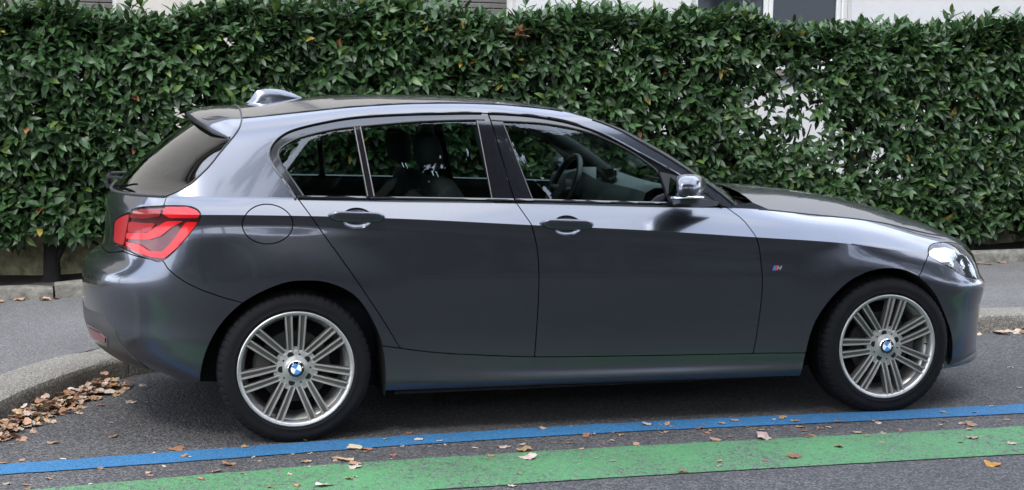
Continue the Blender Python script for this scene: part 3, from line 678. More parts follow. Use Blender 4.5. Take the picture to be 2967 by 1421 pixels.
BUMP_F = [(2.905, .721), (2.869, .681), (2.832, .628), (2.80, .5), (2.8, -.1), (TF+.3, -.1), (TF+.3, .695), (3.6, .69), (3.42, .685), (3.35, .62), (3.1, .65), (2.98, .69)]
DLO = cat([(.008, 1.000), (-.031, 1.068), (-.066, 1.119), (-.087, 1.161), (-.088, 1.187), (-.075, 1.217), (-.039, 1.252), (.021, 1.282), (.143, 1.312), (.280, 1.334), (.464, 1.347), (.698, 1.354), (.860, 1.355), (1.032, 1.347), (1.177, 1.327), (1.271, 1.303), (1.363, 1.271), (1.453, 1.227), (1.545, 1.176), (1.639, 1.125), (1.710, 1.086), (1.782, 1.040), (1.862, .980), (1.905, .949)], 5)
DLO_POLY = DLO+[(x_, belt_z(x_)) for x_ in np.linspace(1.9, .0, 30)]
TLN = cat([(1.04, 1.382), (1.189, 1.366), (1.281, 1.344), (1.372, 1.316), (1.463, 1.277), (1.553, 1.226), (1.646, 1.175), (1.740, 1.115), (1.837, 1.049), (1.925, .985), (1.96, .955)], 5)
EDG = cat([(-.575, 1.012), (-.52, 1.026), (-.451, 1.052), (-.411, 1.075), (-.340, 1.131), (-.287, 1.188), (-.236, 1.243)], 5)
FRAME = [(-.575, .5), ]+EDG+[(-.205, 1.284), (-.190, 1.318), (-.188, 1.6), (1.03, 1.6)]+TLN+[(2.059, .962), (2.095, .948), (2.131, .934), (2.19, .915), (2.3, .5)]
def head_(A, F): return cut(*cut(A, F, ARCH_R, 0, False), ARCH_F, 0, False)
def bb(poly): p = np.array(poly); return (*p.min(0), *p.max(0))
LOW = (0, NAR-1); ALL = (0, NRW)
def panel(name, poly, m, parent, rows=LOW, holes=(), **kw):
    A, F = region(rows, bb(poly)); A, F = cut(A, F, poly)
    A, F = head_(A, F)
    for h in holes: A, F = cut(A, F, h, .0022, False)
    return skin(name, A, F, m, parent, **kw)
BOTH = (1, -1)
car0 = car
def fix(objs):          # car parts are modelled in world metres; the empty stands at the car's base
    for o in (objs if isinstance(objs, (list, tuple)) else [objs]): o.location = (-car.location[0], 0, 0)
    return objs
# doors, with the finger recesses cut out behind the handles
RX, RZ = .064, .041
def oval(c): return [(c[0]+RX*math.cos(a), c[1]-.005+RZ*math.sin(a)) for a in np.linspace(0, 2*math.pi, 36, endpoint=False)]
fd = panel('front_door', FRONTDOOR, paint, car, sides=BOTH, holes=(oval(HANDLES[1]),)); rd = panel('rear_door', REARDOOR, paint, car, sides=BOTH, holes=(oval(HANDLES[0]),)); fix(fd); fix(rd)
fix(panel('side_skirt', SKIRT, paint, car, sides=BOTH))
fix(panel('fuel_flap', FLAP, paint, car)); 
fix(panel('rear_bumper', BUMP_R, paint, car, holes=(TAIL,), sides=BOTH, depth=.012))
fix(panel('front_bumper', BUMP_F, paint, car, holes=(HEAD,), sides=BOTH, depth=.012))
A, F = region(ALL, bb(GATE)); A, F = cut(A, F, GATE); A, F = cut(A, F, TAIL, .002, False)
A, F = clip(A, F, A[:, 7]-np.interp(A[:, 6], T, GA[NAR-1, :, 2])-.001)
fix(skin('tailgate', A, F, paint, car, sides=BOTH, depth=.012))
# what is left of the flank: quarter panel, fender, sill and side frame in one pressing
A, F = region(ALL); A, F = cut(A, F, FRAME, 0, True) if False else (A, F)
m_low = frow < NAR-1
def body_shell():
    A, F = region(ALL)
    d = sdf(FRAME, A[:, 6:8]); zl = A[:, 7]-np.interp(A[:, 6], T, GA[NAR-1, :, 2])
    A, F = clip(A, F, np.where(zl > 1e-4, d, np.minimum(d, -.004)))
    for poly in (REARDOOR, FRONTDOOR, SKIRT, BUMP_R, BUMP_F, GATE, TAIL, HEAD): A, F = cut(A, F, poly, .0022, False)
    A, F = cut(A, F, DLO_POLY, 0, False); A, F = head_(A, F)
    An, Fn = cut(A, F, FLAP, .0022, False)
    return (An, Fn), (A, F)
near, far = body_shell()
fix(skin('body_shell', *near, paint, car, depth=.016)); fix(skin('body_shell', *far, paint, car, depth=.016, sides=(-1,)))
# dark structure behind the shut lines
A, F = region(LOW); A, F = head_(A, F)
for c_ in HANDLES: A, F = cut(A, F, oval(c_), -.006, False)
fix(skin('inner_body', A, F, dark_void, car, off=-.024, depth=0, sides=BOTH))

def surf(t, z, off=0.0):
    """point of the flank at (t, z), near side"""
    j = np.clip((t-T[0])/(T[1]-T[0]), 0, NCL-1.001); j0 = int(j); s = j-j0
    col = GA[:, j0]*(1-s)+GA[:, j0+1]*s; nn = NRM[:, j0]*(1-s)+NRM[:, j0+1]*s
    zz = col[:, 2]; i = int(np.clip(np.searchsorted(zz, z)-1, 0, NRW-2)); q = (z-zz[i])/(zz[i+1]-zz[i]+1e-9)
    return col[i]*(1-q)+col[i+1]*q+(nn[i]*(1-q)+nn[i+1]*q)*off

# ---- roof, windscreen, rear screen, spoiler, bonnet
def edge_pts(line): return np.array([surf(t, z) for t, z in line])
xr_ = np.linspace(-.19, 1.04, 60); rail = np.array([[x_, -float(WR(x_)), float(ZR(x_))] for x_ in xr_])
rail = np.array([surf(x_, float(ZR(x_))-1e-4) for x_ in xr_]); tl = edge_pts(TLN)
edge = np.concatenate([rail, tl[1:14]])                 # roof edge runs on to the windscreen header
ZCEN = pchip([-.45, -.30, -.176, .0, .248, .447, .723, .9, 1.082, 1.294, 1.451, 1.6], [1.328, 1.353, 1.371, 1.396, 1.419, 1.428, 1.428, 1.421, 1.406, 1.374, 1.330, 1.27])
ncr = 25
def cap_row(e, bx, zc_, pw=2.3):
    s = np.linspace(-1, 1, ncr*2-1); y = e[1]*-s*-1
    y = s*abs(e[1]); k = 1-np.abs(s)**pw; return np.stack([e[0]+bx*(1-s*s), y, e[2]+(zc_-e[2])*k], -1)
nE = len(edge); bul = np.interp(np.arange(nE), [0, 40, len(rail)-1, nE-1], [.015, .03, .07, .11])
rows = [cap_row(e, b, max(float(ZCEN(e[0]+b)), e[2]+.004)) for e, b in zip(edge, bul)]
fix(mesh('roof', np.array(rows).reshape(-1, 3), [tuple(reversed(f)) for f in grid_faces(nE, ncr*2-1)], paint, car, 40))
# black rain channel along the roof edge
for s in (1, -1):
    mb = MB(); mb.tube([(p[0], p[1]*s+.002*s, p[2]+.0015) for p in edge[:len(rail)+6]], .0045, 6); fix(mb.build('roof_channel', black_trim, car, 60))
ws = tl[13:]; nW = len(ws); bw = np.linspace(.11, .20, nW); zcw = np.linspace(float(ZCEN(edge[-1][0]+.11))-edge[-1][2], .022, nW)
rows = [cap_row(e, b, e[2]+dz) for e, b, dz in zip(ws, bw, zcw)]
WS = np.array(rows)
fix(mesh('windscreen', WS.reshape(-1, 3), [tuple(reversed(f)) for f in grid_faces(nW, ncr*2-1)], glass_front, car, 60))
for s in (0, -1):
    mb = MB(); mb.tube(WS[:, s]+np.array([0, 0, .001]), .006, 6); fix(mb.build('windscreen_seal', rubber_seal, car, 60))
# bonnet
jb = [j for j in range(NCL) if T[j] >= 2.085]; jb = jb[::2]+([jb[-1]] if (len(jb)-1) % 2 else [])
BC = pchip([2.0, 2.146, 2.314, 2.635, 2.854, 3.077, 3.259, 3.38, 3.44], [1.0, 1.002, .995, .961, .920, .864, .800, .748, .716])
rows = []
for k, j in enumerate(jb):
    e = GA[NAR-1, j] + np.array([0, .003, .0]); b = .07*(1-k/len(jb))**2*(1 if e[1] < -.01 else 0)
    zc_ = max(float(BC(min(e[0]+b, 3.44))), e[2])
    s = np.linspace(-1, 1, 49); rows.append(np.stack([e[0]+b*(1-s*s), s*abs(e[1]), e[2]+.001+(zc_-e[2])*(1-np.abs(s)**2.2)], -1))
BN = np.array(rows)
A_ = np.concatenate([BN.reshape(-1, 3)]); F_ = [tuple(reversed(f)) for f in grid_faces(len(rows), 49)]
bon = fix(mesh('bonnet', A_, F_, paint, car, 40))
for s in BOTH:
    mb = MB(); mb.tube([(p[0], p[1]*s, p[2]) for p in (GA[NAR-1, j]+NRM[NAR-2, j]*.0005 for j in jb if T[j] < 3.7)], .0032, 6); mb.build('bonnet_gap_shade', rubber_seal, bon, 60)  # dark tube drawn in place of the shade in the bonnet gap
# scuttle: black cowl between windscreen and bonnet
top_ = WS[-1]; bot_ = BN[0][::1]; bot_ = np.stack([np.interp(np.linspace(0, 1, ncr*2-1), np.linspace(0, 1, 49), bot_[:, k]) for k in range(3)], -1)
rows = [top_+np.array([0, 0, -.004]), top_*.6+bot_*.4+np.array([0, 0, -.045]), bot_+np.array([.03, 0, -.05])]
fix(mesh('scuttle', np.array(rows).reshape(-1, 3), [tuple(reversed(f)) for f in grid_faces(3, ncr*2-1)], black_trim, car, 60))
for s, x_ in ((.55, 0), (-.05, .03)):
    mb = MB(); i0 = int((s+1)/2*(ncr*2-2)); a = top_[i0]; mb.tube([a+np.array([.08, 0, -.02]), a+np.array([.03, .05, .012]), a+np.array([-.03, .30, .028])], [.010, .007, .005], 6)
    mb.tube([a+np.array([-.01, -.12, .012]), a+np.array([-.03, .30, .02])], .005, 6); fix(mb.build('windscreen_wiper', black_trim, car, 60))
# rear screen: from the tailgate shoulder to the spoiler
el = edge_pts(EDG); nR = len(el)
jl = [j for j in range(NCL) if T[j] <= -.575]; low = GA[NAR-1, jl][::-1]         # shoulder line, corner -> centre
rows = []
cr_l = np.concatenate([[0], np.cumsum(np.linalg.norm(np.diff(low, axis=0), axis=1))]); sl_ = np.linspace(0, cr_l[-1], ncr)
lowr = np.stack([np.interp(sl_, cr_l, low[:, k]) for k in range(3)], -1)
TOPC = np.array([-.345, 0, 1.318])
for i in range(nR):
    v = (el[i][2]-el[0][2])/(el[-1][2]-el[0][2]); s = np.linspace(1, 0, ncr)            # edge -> centre
    base = lowr-lowr[0]+el[i]*0
    ctr = np.array([lowr[-1][0]+(TOPC[0]-lowr[-1][0])*v-.015*math.sin(v*math.pi), 0, lowr[-1][2]+(TOPC[2]-lowr[-1][2])*v+.012*math.sin(v*math.pi)])
    y = el[i][1]*s; kx = 1-s**2.0
    rowx = el[i][0]+(ctr[0]-el[i][0])*kx; rowz = el[i][2]+(ctr[2]-el[i][2])*(1-s**2)
    r_ = np.stack([rowx, y, rowz], -1)
    if i == 0: r_ = lowr.copy()
    rows.append(np.concatenate([r_, (r_*np.array([1, -1, 1]))[::-1][1:]]))
RS = np.array(rows); fix(mesh('rear_screen', RS.reshape(-1, 3), [tuple(reversed(f)) for f in grid_faces(nR, ncr*2-1)], glass_rear, car, 60))
mb = MB(); mb.tube(RS[0]+np.array([-.001, 0, .002]), .006, 6); mb.tube(RS[:, 0]+np.array([0, -.001, 0]), .004, 6); mb.tube(RS[:, -1]+np.array([0, .001, 0]), .004, 6); fix(mb.build('rear_screen_seal', rubber_seal, car, 60))
# spoiler
sp_a = [surf(-.236, 1.243), surf(-.205, 1.284), surf(-.190, 1.318)]; sp_a = cat(sp_a, 5); r0w = np.array(cap_row(edge[0], bul[0], float(ZCEN(edge[0][0]+bul[0]))))[:ncr]
split = np.concatenate([np.array(sp_a)[:-1], r0w]); ns = len(split)
c0 = split[0]; cs = np.concatenate([[0], np.cumsum(np.linalg.norm(np.diff(split, axis=0), axis=1))]); cs /= cs[-1]
TE = pchip([0, .12, .3, .6, 1], [c0[2], 1.268, 1.298, 1.326, 1.343]); TX = pchip([0, .12, .3, .6, 1], [c0[0]-.003, -.285, -.335, -.375, -.392]); TY = pchip([0, .12, .3, .6, 1], [c0[1], -.56, -.45, -.25, 0])
te = np.stack([TX(cs), TY(cs), TE(cs)], -1)
rows = []
for v in np.linspace(0, 1, 9): rows.append(split*(1-v)+te*v+np.stack([0*cs, 0*cs, .012*math.sin(v*math.pi)*np.clip(cs*4, 0, 1)], -1))
th = np.stack([0*cs, 0*cs, -.004-.018*np.clip(cs*6, 0, 1)], -1)
rows += [te+th*.3+np.array([-.003, 0, 0])*np.clip(cs*6, 0, 1)[:, None], te+th]
for v in (.5, 1): rows.append((te+th)*(1-v)+(split+np.stack([0*cs-.02, 0*cs, -.05*np.clip(cs*5, 0.05, 1)], -1))*v)
SPV = np.array(rows); full = np.concatenate([SPV, (SPV*np.array([1, -1, 1]))[:, ::-1][:, 1:]], 1)
midx = []
for i in range(full.shape[0]-1): midx += [1 if i >= 8 else 0]*(full.shape[1]-1)
fix(mesh('roof_spoiler', full.reshape(-1, 3), grid_faces(full.shape[0], full.shape[1]), paint, car, 40, [paint, black_trim], midx))
mb = MB(); mb.tube(np.concatenate([split, (split*np.array([1, -1, 1]))[::-1][1:]])+np.array([.002, 0, .0005]), .004, 6); fix(mb.build('spoiler_joint', rubber_seal, car, 60))
# shark-fin aerial
rows = []
for x_, h_, w_ in [(-.115, .004, .020), (-.095, .018, .026), (-.075, .045, .028), (-.062, .054, .029), (-.03, .056, .030), (.01, .051, .030), (.05, .042, .027), (.09, .022, .02), (.128, .002, .006)]:
    zb_ = float(ZCEN(x_))-.004; rows.append([(x_-.012*(k in (3,)), w_*c_, zb_+(h_+.004)*q_) for k, (c_, q_) in enumerate([(-1, 0), (-.92, .3), (-.55, .75), (-.12, 1), (.12, 1), (.55, .75), (.92, .3), (1, 0)])])
fin = fix(mesh('aerial_fin', np.array(rows).reshape(-1, 3), [tuple(reversed(f)) for f in grid_faces(9, 8)]+[tuple(range(7, -1, -1))], paint, car, 60))
# rear wiper
mb = MB(); mb.tube([(-.735, .06, 1.02), (-.742, .0, 1.045), (-.72, -.14, 1.075), (-.66, -.30, 1.085)], [.011, .009, .007, .004], 8); mb.tube([(-.735, .06, 1.0), (-.75, .06, 1.025)], [.016, .013], 10)
mb.tube([(-.742, .10, 1.048), (-.738, -.10, 1.055), (-.675, -.36, 1.065)], .006, 6); fix(mb.build('rear_wiper', black_trim, car, 60))

# ---- side windows: black frames, seals, panes
GL_IN = [(.043, 1.012), (-.008, 1.093), (-.047, 1.157), (-.046, 1.196), (-.016, 1.222), (.048, 1.252), (.184, 1.284), (.297, 1.297), (.551, 1.319), (.802, 1.327), (.917, 1.322), (1.083, 1.315), (1.218, 1.296), (1.313, 1.272), (1.405, 1.235), (1.496, 1.188), (1.587, 1.125), (1.609, 1.102), (1.641, .972)]
bt = lambda x: belt_z(x)+.012
P_Q = [(.043, bt(.04))]+cat(GL_IN[:7], 4)[4:]+[(.272, 1.294), (.307, bt(.307))]
P_RD = [(.334, bt(.33)), (.297, 1.297), (.551, 1.319), (.804, 1.327), (.838, bt(.838))]
P_FD = [(1.016, bt(1.016)), (.917, 1.322)]+cat(GL_IN[10:18], 3)+[(1.641, bt(1.641))]
def side_patch(name, poly, m, parent, off, depth=0, holes=(), sides=BOTH, gap=0.0, smooth=40):
    A, F = region((NAR-3, NRW), bb(poly)); A, F = cut(A, F, poly, gap)
    for h in holes: A, F = cut(A, F, h, 0, False)
    return skin(name, A, F, m, parent, off=off, depth=depth, sides=sides, smooth=smooth)
RDREG = [(-.2, .9), (-.2, 1.5), (.857, 1.5), (.857, 1.352), (.935, .98), (.935, .9)]
FDREG = [(.861, 1.5), (2.2, 1.5), (2.2, .9), (.939, .9), (.939, .98), (.861, 1.352)]
def frames(reg, holes, doors):
    A, F = region((NAR-3, NRW), bb(DLO_POLY)); A, F = cut(A, F, DLO_POLY, .001); A, F = cut(A, F, reg, .0012)
    for h in holes: A, F = cut(A, F, h, 0, False)
    return skin('window_frame', A, F, black_gloss, {1: doors[0], -1: doors[1]}, off=-.004, depth=.012, sides=BOTH, smooth=40)
frames(RDREG, (P_Q, P_RD), rd); frames(FDREG, (P_FD,), fd)
D2 = lambda d: {1: d[0], -1: d[1]}
side_patch('window_pane', P_Q, glass_side, D2(rd), -.010, gap=-.003); side_patch('window_pane', P_RD, glass_side, D2(rd), -.010, gap=-.003); side_patch('window_pane', P_FD, glass_side, D2(fd), -.010, gap=-.003)
def strip(line, r, name, m, parent, off=.0, n=6, flat=1.0):
    for k, s in enumerate((1, -1)):
        mb = MB(); mb.tube([(p[0], p[1]*s, p[2]) for p in (surf(t, z, off) for t, z in line)], r, n); mb.build(name, m, parent[k], 60)
def split_line(line, x_): return [p for p in line if p[0] <= x_-.002], [p for p in line if p[0] >= x_+.002]
la, lb = split_line(DLO[3:], .857); la = DLO[:3]+la
strip(la, .0065, 'frame_trim', black_gloss, rd, .0); strip(lb, .0065, 'frame_trim', black_gloss, fd, .0)
seal = [p for p in cat(GL_IN[:-1], 4)]; sa, sb = split_line(seal, .857)
strip(sa, .004, 'glass_seal', rubber_seal, rd, -.004); strip(sb, .004, 'glass_seal', rubber_seal, fd, -.004)
strip([(x_, belt_z(x_)+.004) for x_ in np.linspace(.016, .930, 30)], .0085, 'belt_trim', black_gloss, rd, -.001); strip([(x_, belt_z(x_)+.004) for x_ in np.linspace(.937, 1.66, 30)], .0085, 'belt_trim', black_gloss, fd, -.001)
for a, b in (((.297, 1.295), (.334, bt(.334))), ((.272, 1.293), (.307, bt(.307)))): strip([(a[0]*(1-q)+b[0]*q, a[1]*(1-q)+b[1]*q) for q in np.linspace(0, 1, 8)], .0028, 'division_bar', shutter_m, rd, -.003)
strip([(.917*(1-q)+1.016*q, 1.321*(1-q)+bt(1.016)*q) for q in np.linspace(0, 1, 10)], .0022, 'pillar_trim', steel, fd, -.003)
strip([(.804*(1-q)+.838*q, 1.326*(1-q)+bt(.838)*q) for q in np.linspace(0, 1, 10)], .0022, 'pillar_trim', shutter_m, rd, -.003)

# ---- door handles
def handle(door, x0, z0, x1, z1, s):
    rows = []
    for q in np.linspace(0, 1, 17):
        x_ = x0+(x1-x0)*q; z_ = z0+(z1-z0)*q; e = min(q, 1-q); tap = math.sin(min(1, e/.22)*math.pi/2)**.6
        b_ = surf(x0 if q < .5 else x1, z_)[1]; y0 = surf(x_, z_+.05)[1]*.5+surf(x_, z_-.055)[1]*.5
        h = .0225*max(tap, .05); d = .030*math.sin(min(1, e/.12)*math.pi/2); c = y0-d-.004
        sg = lambda v, p: math.copysign(abs(v)**p, v)
        rows.append([(x_, (c+.011*sg(math.cos(a), .6)-.005-.0045*sg(math.sin(a), .7))*s, z_+h*sg(math.sin(a), .7)) for a in np.linspace(0, 2*math.pi, 12, endpoint=False)])
    V = np.array(rows).reshape(-1, 3); F = [(i*12+j, i*12+(j+1) % 12, i*12+12+(j+1) % 12, i*12+12+j) for i in range(16) for j in range(12)]+[tuple(range(11, -1, -1)), tuple(range(16*12, 17*12))]
    if s == 1: F = [tuple(reversed(f)) for f in F]
    mesh('door_handle', V, F, paint, door, 60)
def recess(door, c, s):
    V = []; nr_, na = 11, 40
    for i in range(nr_):
        rho = i/(nr_-1)
        for j in range(na):
            a = 2*math.pi*j/na; p = surf(c[0]+RX*1.01*rho*math.cos(a), c[1]-.005+RZ*1.01*rho*math.sin(a))
            V.append((p[0], (p[1]+.001+.028*math.sqrt(max(0, 1-rho*rho)))*s, p[2]))
    F = grid_faces(nr_, na, True)
    mesh('handle_recess', V, F if s == -1 else [tuple(reversed(f)) for f in F], paint, door, 70)
for k, s in enumerate((1, -1)):
    recess(rd[k], HANDLES[0], s); recess(fd[k], HANDLES[1], s)
    handle(rd[k], .127, .936, .372, .926, s); handle(fd[k], 1.026, .894, 1.270, .884, s)

# ---- door mirrors
def mirror(door, s):
    rows = []
    #            y     x0     x1     z0    z1
    for y_, xa, xb, za, zb_ in [(-.800, 1.70, 1.79, 1.00, 1.05), (-.825, 1.66, 1.80, .996, 1.080), (-.86, 1.632, 1.785, .990, 1.098), (-.91, 1.612, 1.755, .988, 1.103), (-.95, 1.602, 1.728, .990, 1.100), (-.985, 1.600, 1.70, .997, 1.088), (-1.005, 1.606, 1.672, 1.010, 1.068), (-1.012, 1.618, 1.65, 1.025, 1.05)]:
        row = []
        for a in np.linspace(0, 2*math.pi, 20, endpoint=False):
            c_, s_ = math.cos(a), math.sin(a); ex = .72; cx2 = (xa+xb)/2; cz2 = (za+zb_)/2
            row.append((cx2+(xb-xa)/2*math.copysign(abs(c_)**ex, c_), y_*s, cz2+(zb_-za)/2*math.copysign(abs(s_)**ex, s_)))
        rows.append(row)
    V = np.array(rows).reshape(-1, 3); F = [(i*20+j, i*20+(j+1) % 20, i*20+20+(j+1) % 20, i*20+20+j) for i in range(7) for j in range(20)]+[tuple(range(19, -1, -1)), tuple(range(140, 160))]
    if s == 1: F = [tuple(reversed(f)) for f in F]
    zs = V[:, 2].reshape(8, 20); mi = []
    cap_m = mesh('door_mirror', V, F, paint, door, 50)
    # indicator strip and dark shell below
    mb = MB(); mb.tube([(1.60, -.93*s, 1.002), (1.605, -.975*s, 1.003), (1.645, -1.006*s, 1.008), (1.70, -.985*s, 1.006), (1.738, -.94*s, 1.003)], .006, 8); mb.build('indicator', chrome, cap_m, 60)
    mb = MB(); rows2 = []
    for y_, xa, xb, z_ in [(-.83, 1.64, 1.86, .962), (-.88, 1.615, 1.80, .972), (-.94, 1.605, 1.73, .980), (-.985, 1.61, 1.69, .988)]:
        rows2.append([(xa, y_*s, z_+.014), (xa+.01, y_*s, z_-.006), ((xa+xb)/2, y_*s, z_-.012), (xb-.01, y_*s, z_-.006), (xb, y_*s, z_+.014), ((xa+xb)/2, y_*s, z_+.022)])
    V2 = np.array(rows2).reshape(-1, 3); F2 = [(i*6+j, i*6+(j+1) % 6, i*6+6+(j+1) % 6, i*6+6+j) for i in range(3) for j in range(6)]+[(5, 4, 3, 2, 1, 0), (18, 19, 20, 21, 22, 23)]
    mesh('mirror_foot', V2, F2, black_trim, cap_m, 50)
    mb = MB(); P4 = [(1.604, -.88*s, 1.004), (1.602, -.98*s, 1.012), (1.604, -.975*s, 1.075), (1.612, -.88*s, 1.088)]; mb.add([(x_-.004, y_, z_) for x_, y_, z_ in P4], [(0, 1, 2, 3)]); mb.build('mirror_glass', chrome, cap_m)
for k, s in enumerate((1, -1)): mirror(fd[k], s)
TRI = [(1.648, bt(1.648)), (1.615, 1.102), (1.70, 1.082), (1.79, 1.022), (1.90, .952)]
side_patch('mirror_triangle', TRI, black_trim, D2(fd), .002, depth=.01)

# ---- lamps
def patch(name, poly, m, parent, off, depth=.004, rows=LOW, within=None, sides=(1,), smooth=30, gap=0.0):
    A, F = region(rows, bb(poly)); A, F = cut(A, F, poly, gap)
    if within is not None: A, F = cut(A, F, within, .002)
    return skin(name, A, F, m, parent, off=off, depth=depth, sides=sides, smooth=smooth)
tl_b = fix(patch('tail_lamp', TAIL, red_dark, car, -.010, .02, within=TAIL_BODY, sides=BOTH)); tl_g = fix(patch('tail_lamp', TAIL, red_dark, car, -.010, .02, within=TAIL_GATE, sides=BOTH))
BAR_TOP = [(-.565, .972), (-.452, .974), (-.404, .962), (-.392, .944), (-.396, .932), (-.54, .930), (-.58, .945)]
BAR_MID = [(-.845, .853), (-.68, .863), (-.61, .893), (-.56, .915), (-.47, .918), (-.53, .893), (-.59, .855), (-.66, .838), (-.85, .828)]
BAR_GLOW = [(-.835, .898), (-.70, .901), (-.62, .905), (-.66, .872), (-.70, .862), (-.842, .858)]
BAR_L = [(-.458, .914), (-.396, .915), (-.45, .845), (-.553, .768), (-.63, .771), (-.715, .780), (-.84, .802), (-.845, .815), (-.73, .815), (-.655, .793), (-.57, .794), (-.52, .838)]
BAR_REFLECT = [(-.80, .945), (-.72, .957), (-.59, .966), (-.60, .935), (-.70, .920), (-.83, .915)]
red_brown = mat('brown_red_reflection', (.16, .012, .008), rough=.2, coat=.3)  # brownish reflection on the lamp's upper part, put into the colour
for k, s in enumerate((1, -1)):
    for nm, poly, mm, of in (('light_bar', BAR_TOP, red_bright, .0005), ('light_bar', BAR_MID, red_bright, -.002), ('light_bar', BAR_L, red_bright, .0005), ('lens_patch', BAR_GLOW, red_lens, -.004), ('lens_patch', BAR_REFLECT, red_brown, -.003)):
        patch(nm, poly, mm, tl_b[k], of, .008, within=TAIL, sides=(s,))
    patch('light_bar', [(-1.03, .90), (-.83, .93), (-.868, .80), (-1.03, .80)], red_lens, tl_g[k], -.002, .006, within=TAIL, sides=(s,))
    patch('lens_cover', TAIL, glass_mat('tail_cover%d' % k, (.95, .72, .72), boost=.45), tl_b[k], .004, 0, within=TAIL_BODY, sides=(s,), gap=.003)
hl_ = fix(patch('headlamp', HEAD, mat('lamp_housing', (.10, .10, .105), rough=.35, metal=.6), car, -.055, .05, sides=BOTH, rows=ALL))
for k, s in enumerate((1, -1)):
    patch('lens_cover', HEAD, lens_clear, hl_[k], .001, 0, sides=(s,), rows=ALL, gap=.002)
    patch('reflector', [(2.925, .722), (2.94, .742), (2.99, .754), (3.09, .752), (3.16, .735), (3.15, .70), (3.06, .69), (2.99, .69)], lamp_chrome, hl_[k], -.016, .02, sides=(s,), rows=ALL, smooth=60)
    for t_, z_, r_ in ((3.09, .675, .034), (3.20, .655, .038)):
        c = surf(t_, z_, -.045); mb = MB(); n_ = np.array([.75, -.66, 0]); 
        mb.tube([c-n_*.03, c, c+n_*.012, c+n_*.02], [r_, r_, r_*.9, r_*.45], 18); mb.tube([c+n_*.004+(r_+.007)*(np.array([.66, .75, 0])*math.cos(a)+np.array([0, 0, 1])*math.sin(a)) for a in np.linspace(0, 2*math.pi, 25)], .0045, 6, False); o = mb.build('projector', lamp_chrome, hl_[k], 50)
        if s == -1: o.data.transform(Matrix.Scale(-1, 4, (0, 1, 0))); o.data.flip_normals()
    strip_ = MB(); strip_.tube([(p[0], p[1]*s, p[2]) for p in (surf(t_, z_, -.004) for t_, z_ in HEAD+HEAD[:1])], .003, 5); strip_.build('lamp_seal', black_trim, hl_[k], 60)
# rear diffuser insert with reflector
DIFF = [(TR-.2, .49), (-1.22, .494), (-.95, .505), (-.876, .498), (-.808, .461), (-.756, .391), (-.70, .33), (-.66, .27), (TR-.2, .2)]
df = fix(patch('diffuser', DIFF, mat('diffuser_plastic', (.026, .025, .023), rough=.45, noise_amt=.3, noise_scale=8), car, .0035, .006, sides=BOTH))
for k, s in enumerate((1, -1)):
    patch('reflector', [(-1.16, .398), (-1.12, .425), (-.93, .425), (-.885, .41), (-.90, .388), (-1.12, .38)], refl_red, df[k], .009, .006, sides=(s,))
    patch('reflector_surround', [(-1.20, .395), (-1.14, .438), (-.92, .438), (-.865, .412), (-.89, .372), (-1.14, .365)], black_gloss, df[k], .006, .004, sides=(s,))
# front: lower lip and grille (faces away from the camera)
fix(patch('lower_grille', [(3.62, .28), (3.62, .40), (TF+.1, .42), (TF+.1, .27)], dark_void, car, .003, .004, sides=BOTH)); fix(patch('kidney_grille', [(3.78, .60), (3.76, .68), (4.03, .69), (4.03, .58)], black_gloss, car, .006, .006, sides=BOTH))
# chin: the bumper's flared splitter
rows = []
for j in range(NCL):
    if 3.02 <= T[j]:
        e = GA[0, j]; rows.append((e, NRM[2, j]))
V = []; 
for s in (1,):
    for e, n_ in rows:
        n2 = np.array([n_[0], n_[1], 0]); n2 /= np.linalg.norm(n2)+1e-9; k_ = sst(3.02, 3.22, e[0]) if e[0] < 3.22 else 1.0
        V += [e+n2*.002+np.array([0, 0, .075]), e+n2*.009*k_+np.array([0, 0, .035]), e+n2*.017*k_+np.array([0, 0, .010]), e+n2*.013*k_+np.array([0, 0, -.012]), e-n2*.03+np.array([0, 0, -.014])]
V = np.array(V); nr_ = len(rows); F = [(i*5+j, i*5+j+5, i*5+j+6, i*5+j+1) for i in range(nr_-1) for j in range(4)]
for s in BOTH:
    fix(mesh('front_splitter', V*np.array([1, s, 1]), F if s == -1 else [tuple(reversed(f)) for f in F], paint, car, 40))
# fender emblem: three slanted stripes and a letter M
KB = .8
def flat_patch(polys, origin, ux, uz, off, parent, name, mats):
    V = []; F = []; mi = []
    for k, (poly, mi_) in enumerate(polys):
        b = len(V)
        for a, c in poly: V.append(surf(origin[0]+a*KB, origin[1]+c, off))
        F.append(tuple(range(b, b+len(poly)))); mi.append(mi_)
    return fix(mesh(name, V, F, mats[0], parent, None, mats, mi))
k = .0105; par = lambda x0, x1: [(x0-.006, -k), (x1-.006, -k), (x1+.006, k), (x0+.006, k)]
flat_patch([(par(-.024, -.017), 0), (par(-.0165, -.0105), 1), (par(-.010, -.003), 2),
            (par(.0, .006), 3), (par(.019, .025), 3), ([(.003, k), (.009, k), (.0145, -.002), (.012, -k*.8)], 3), ([(.0125, -k*.8), (.0145, -.002), (.022, k), (.028, k)], 3)],
           (2.127, .680), 0, 0, .003, car, 'fender_emblem', [blue_p, navy_p, red_p, mat('emblem_silver', (.7, .7, .7), rough=.25, metal=.9)])

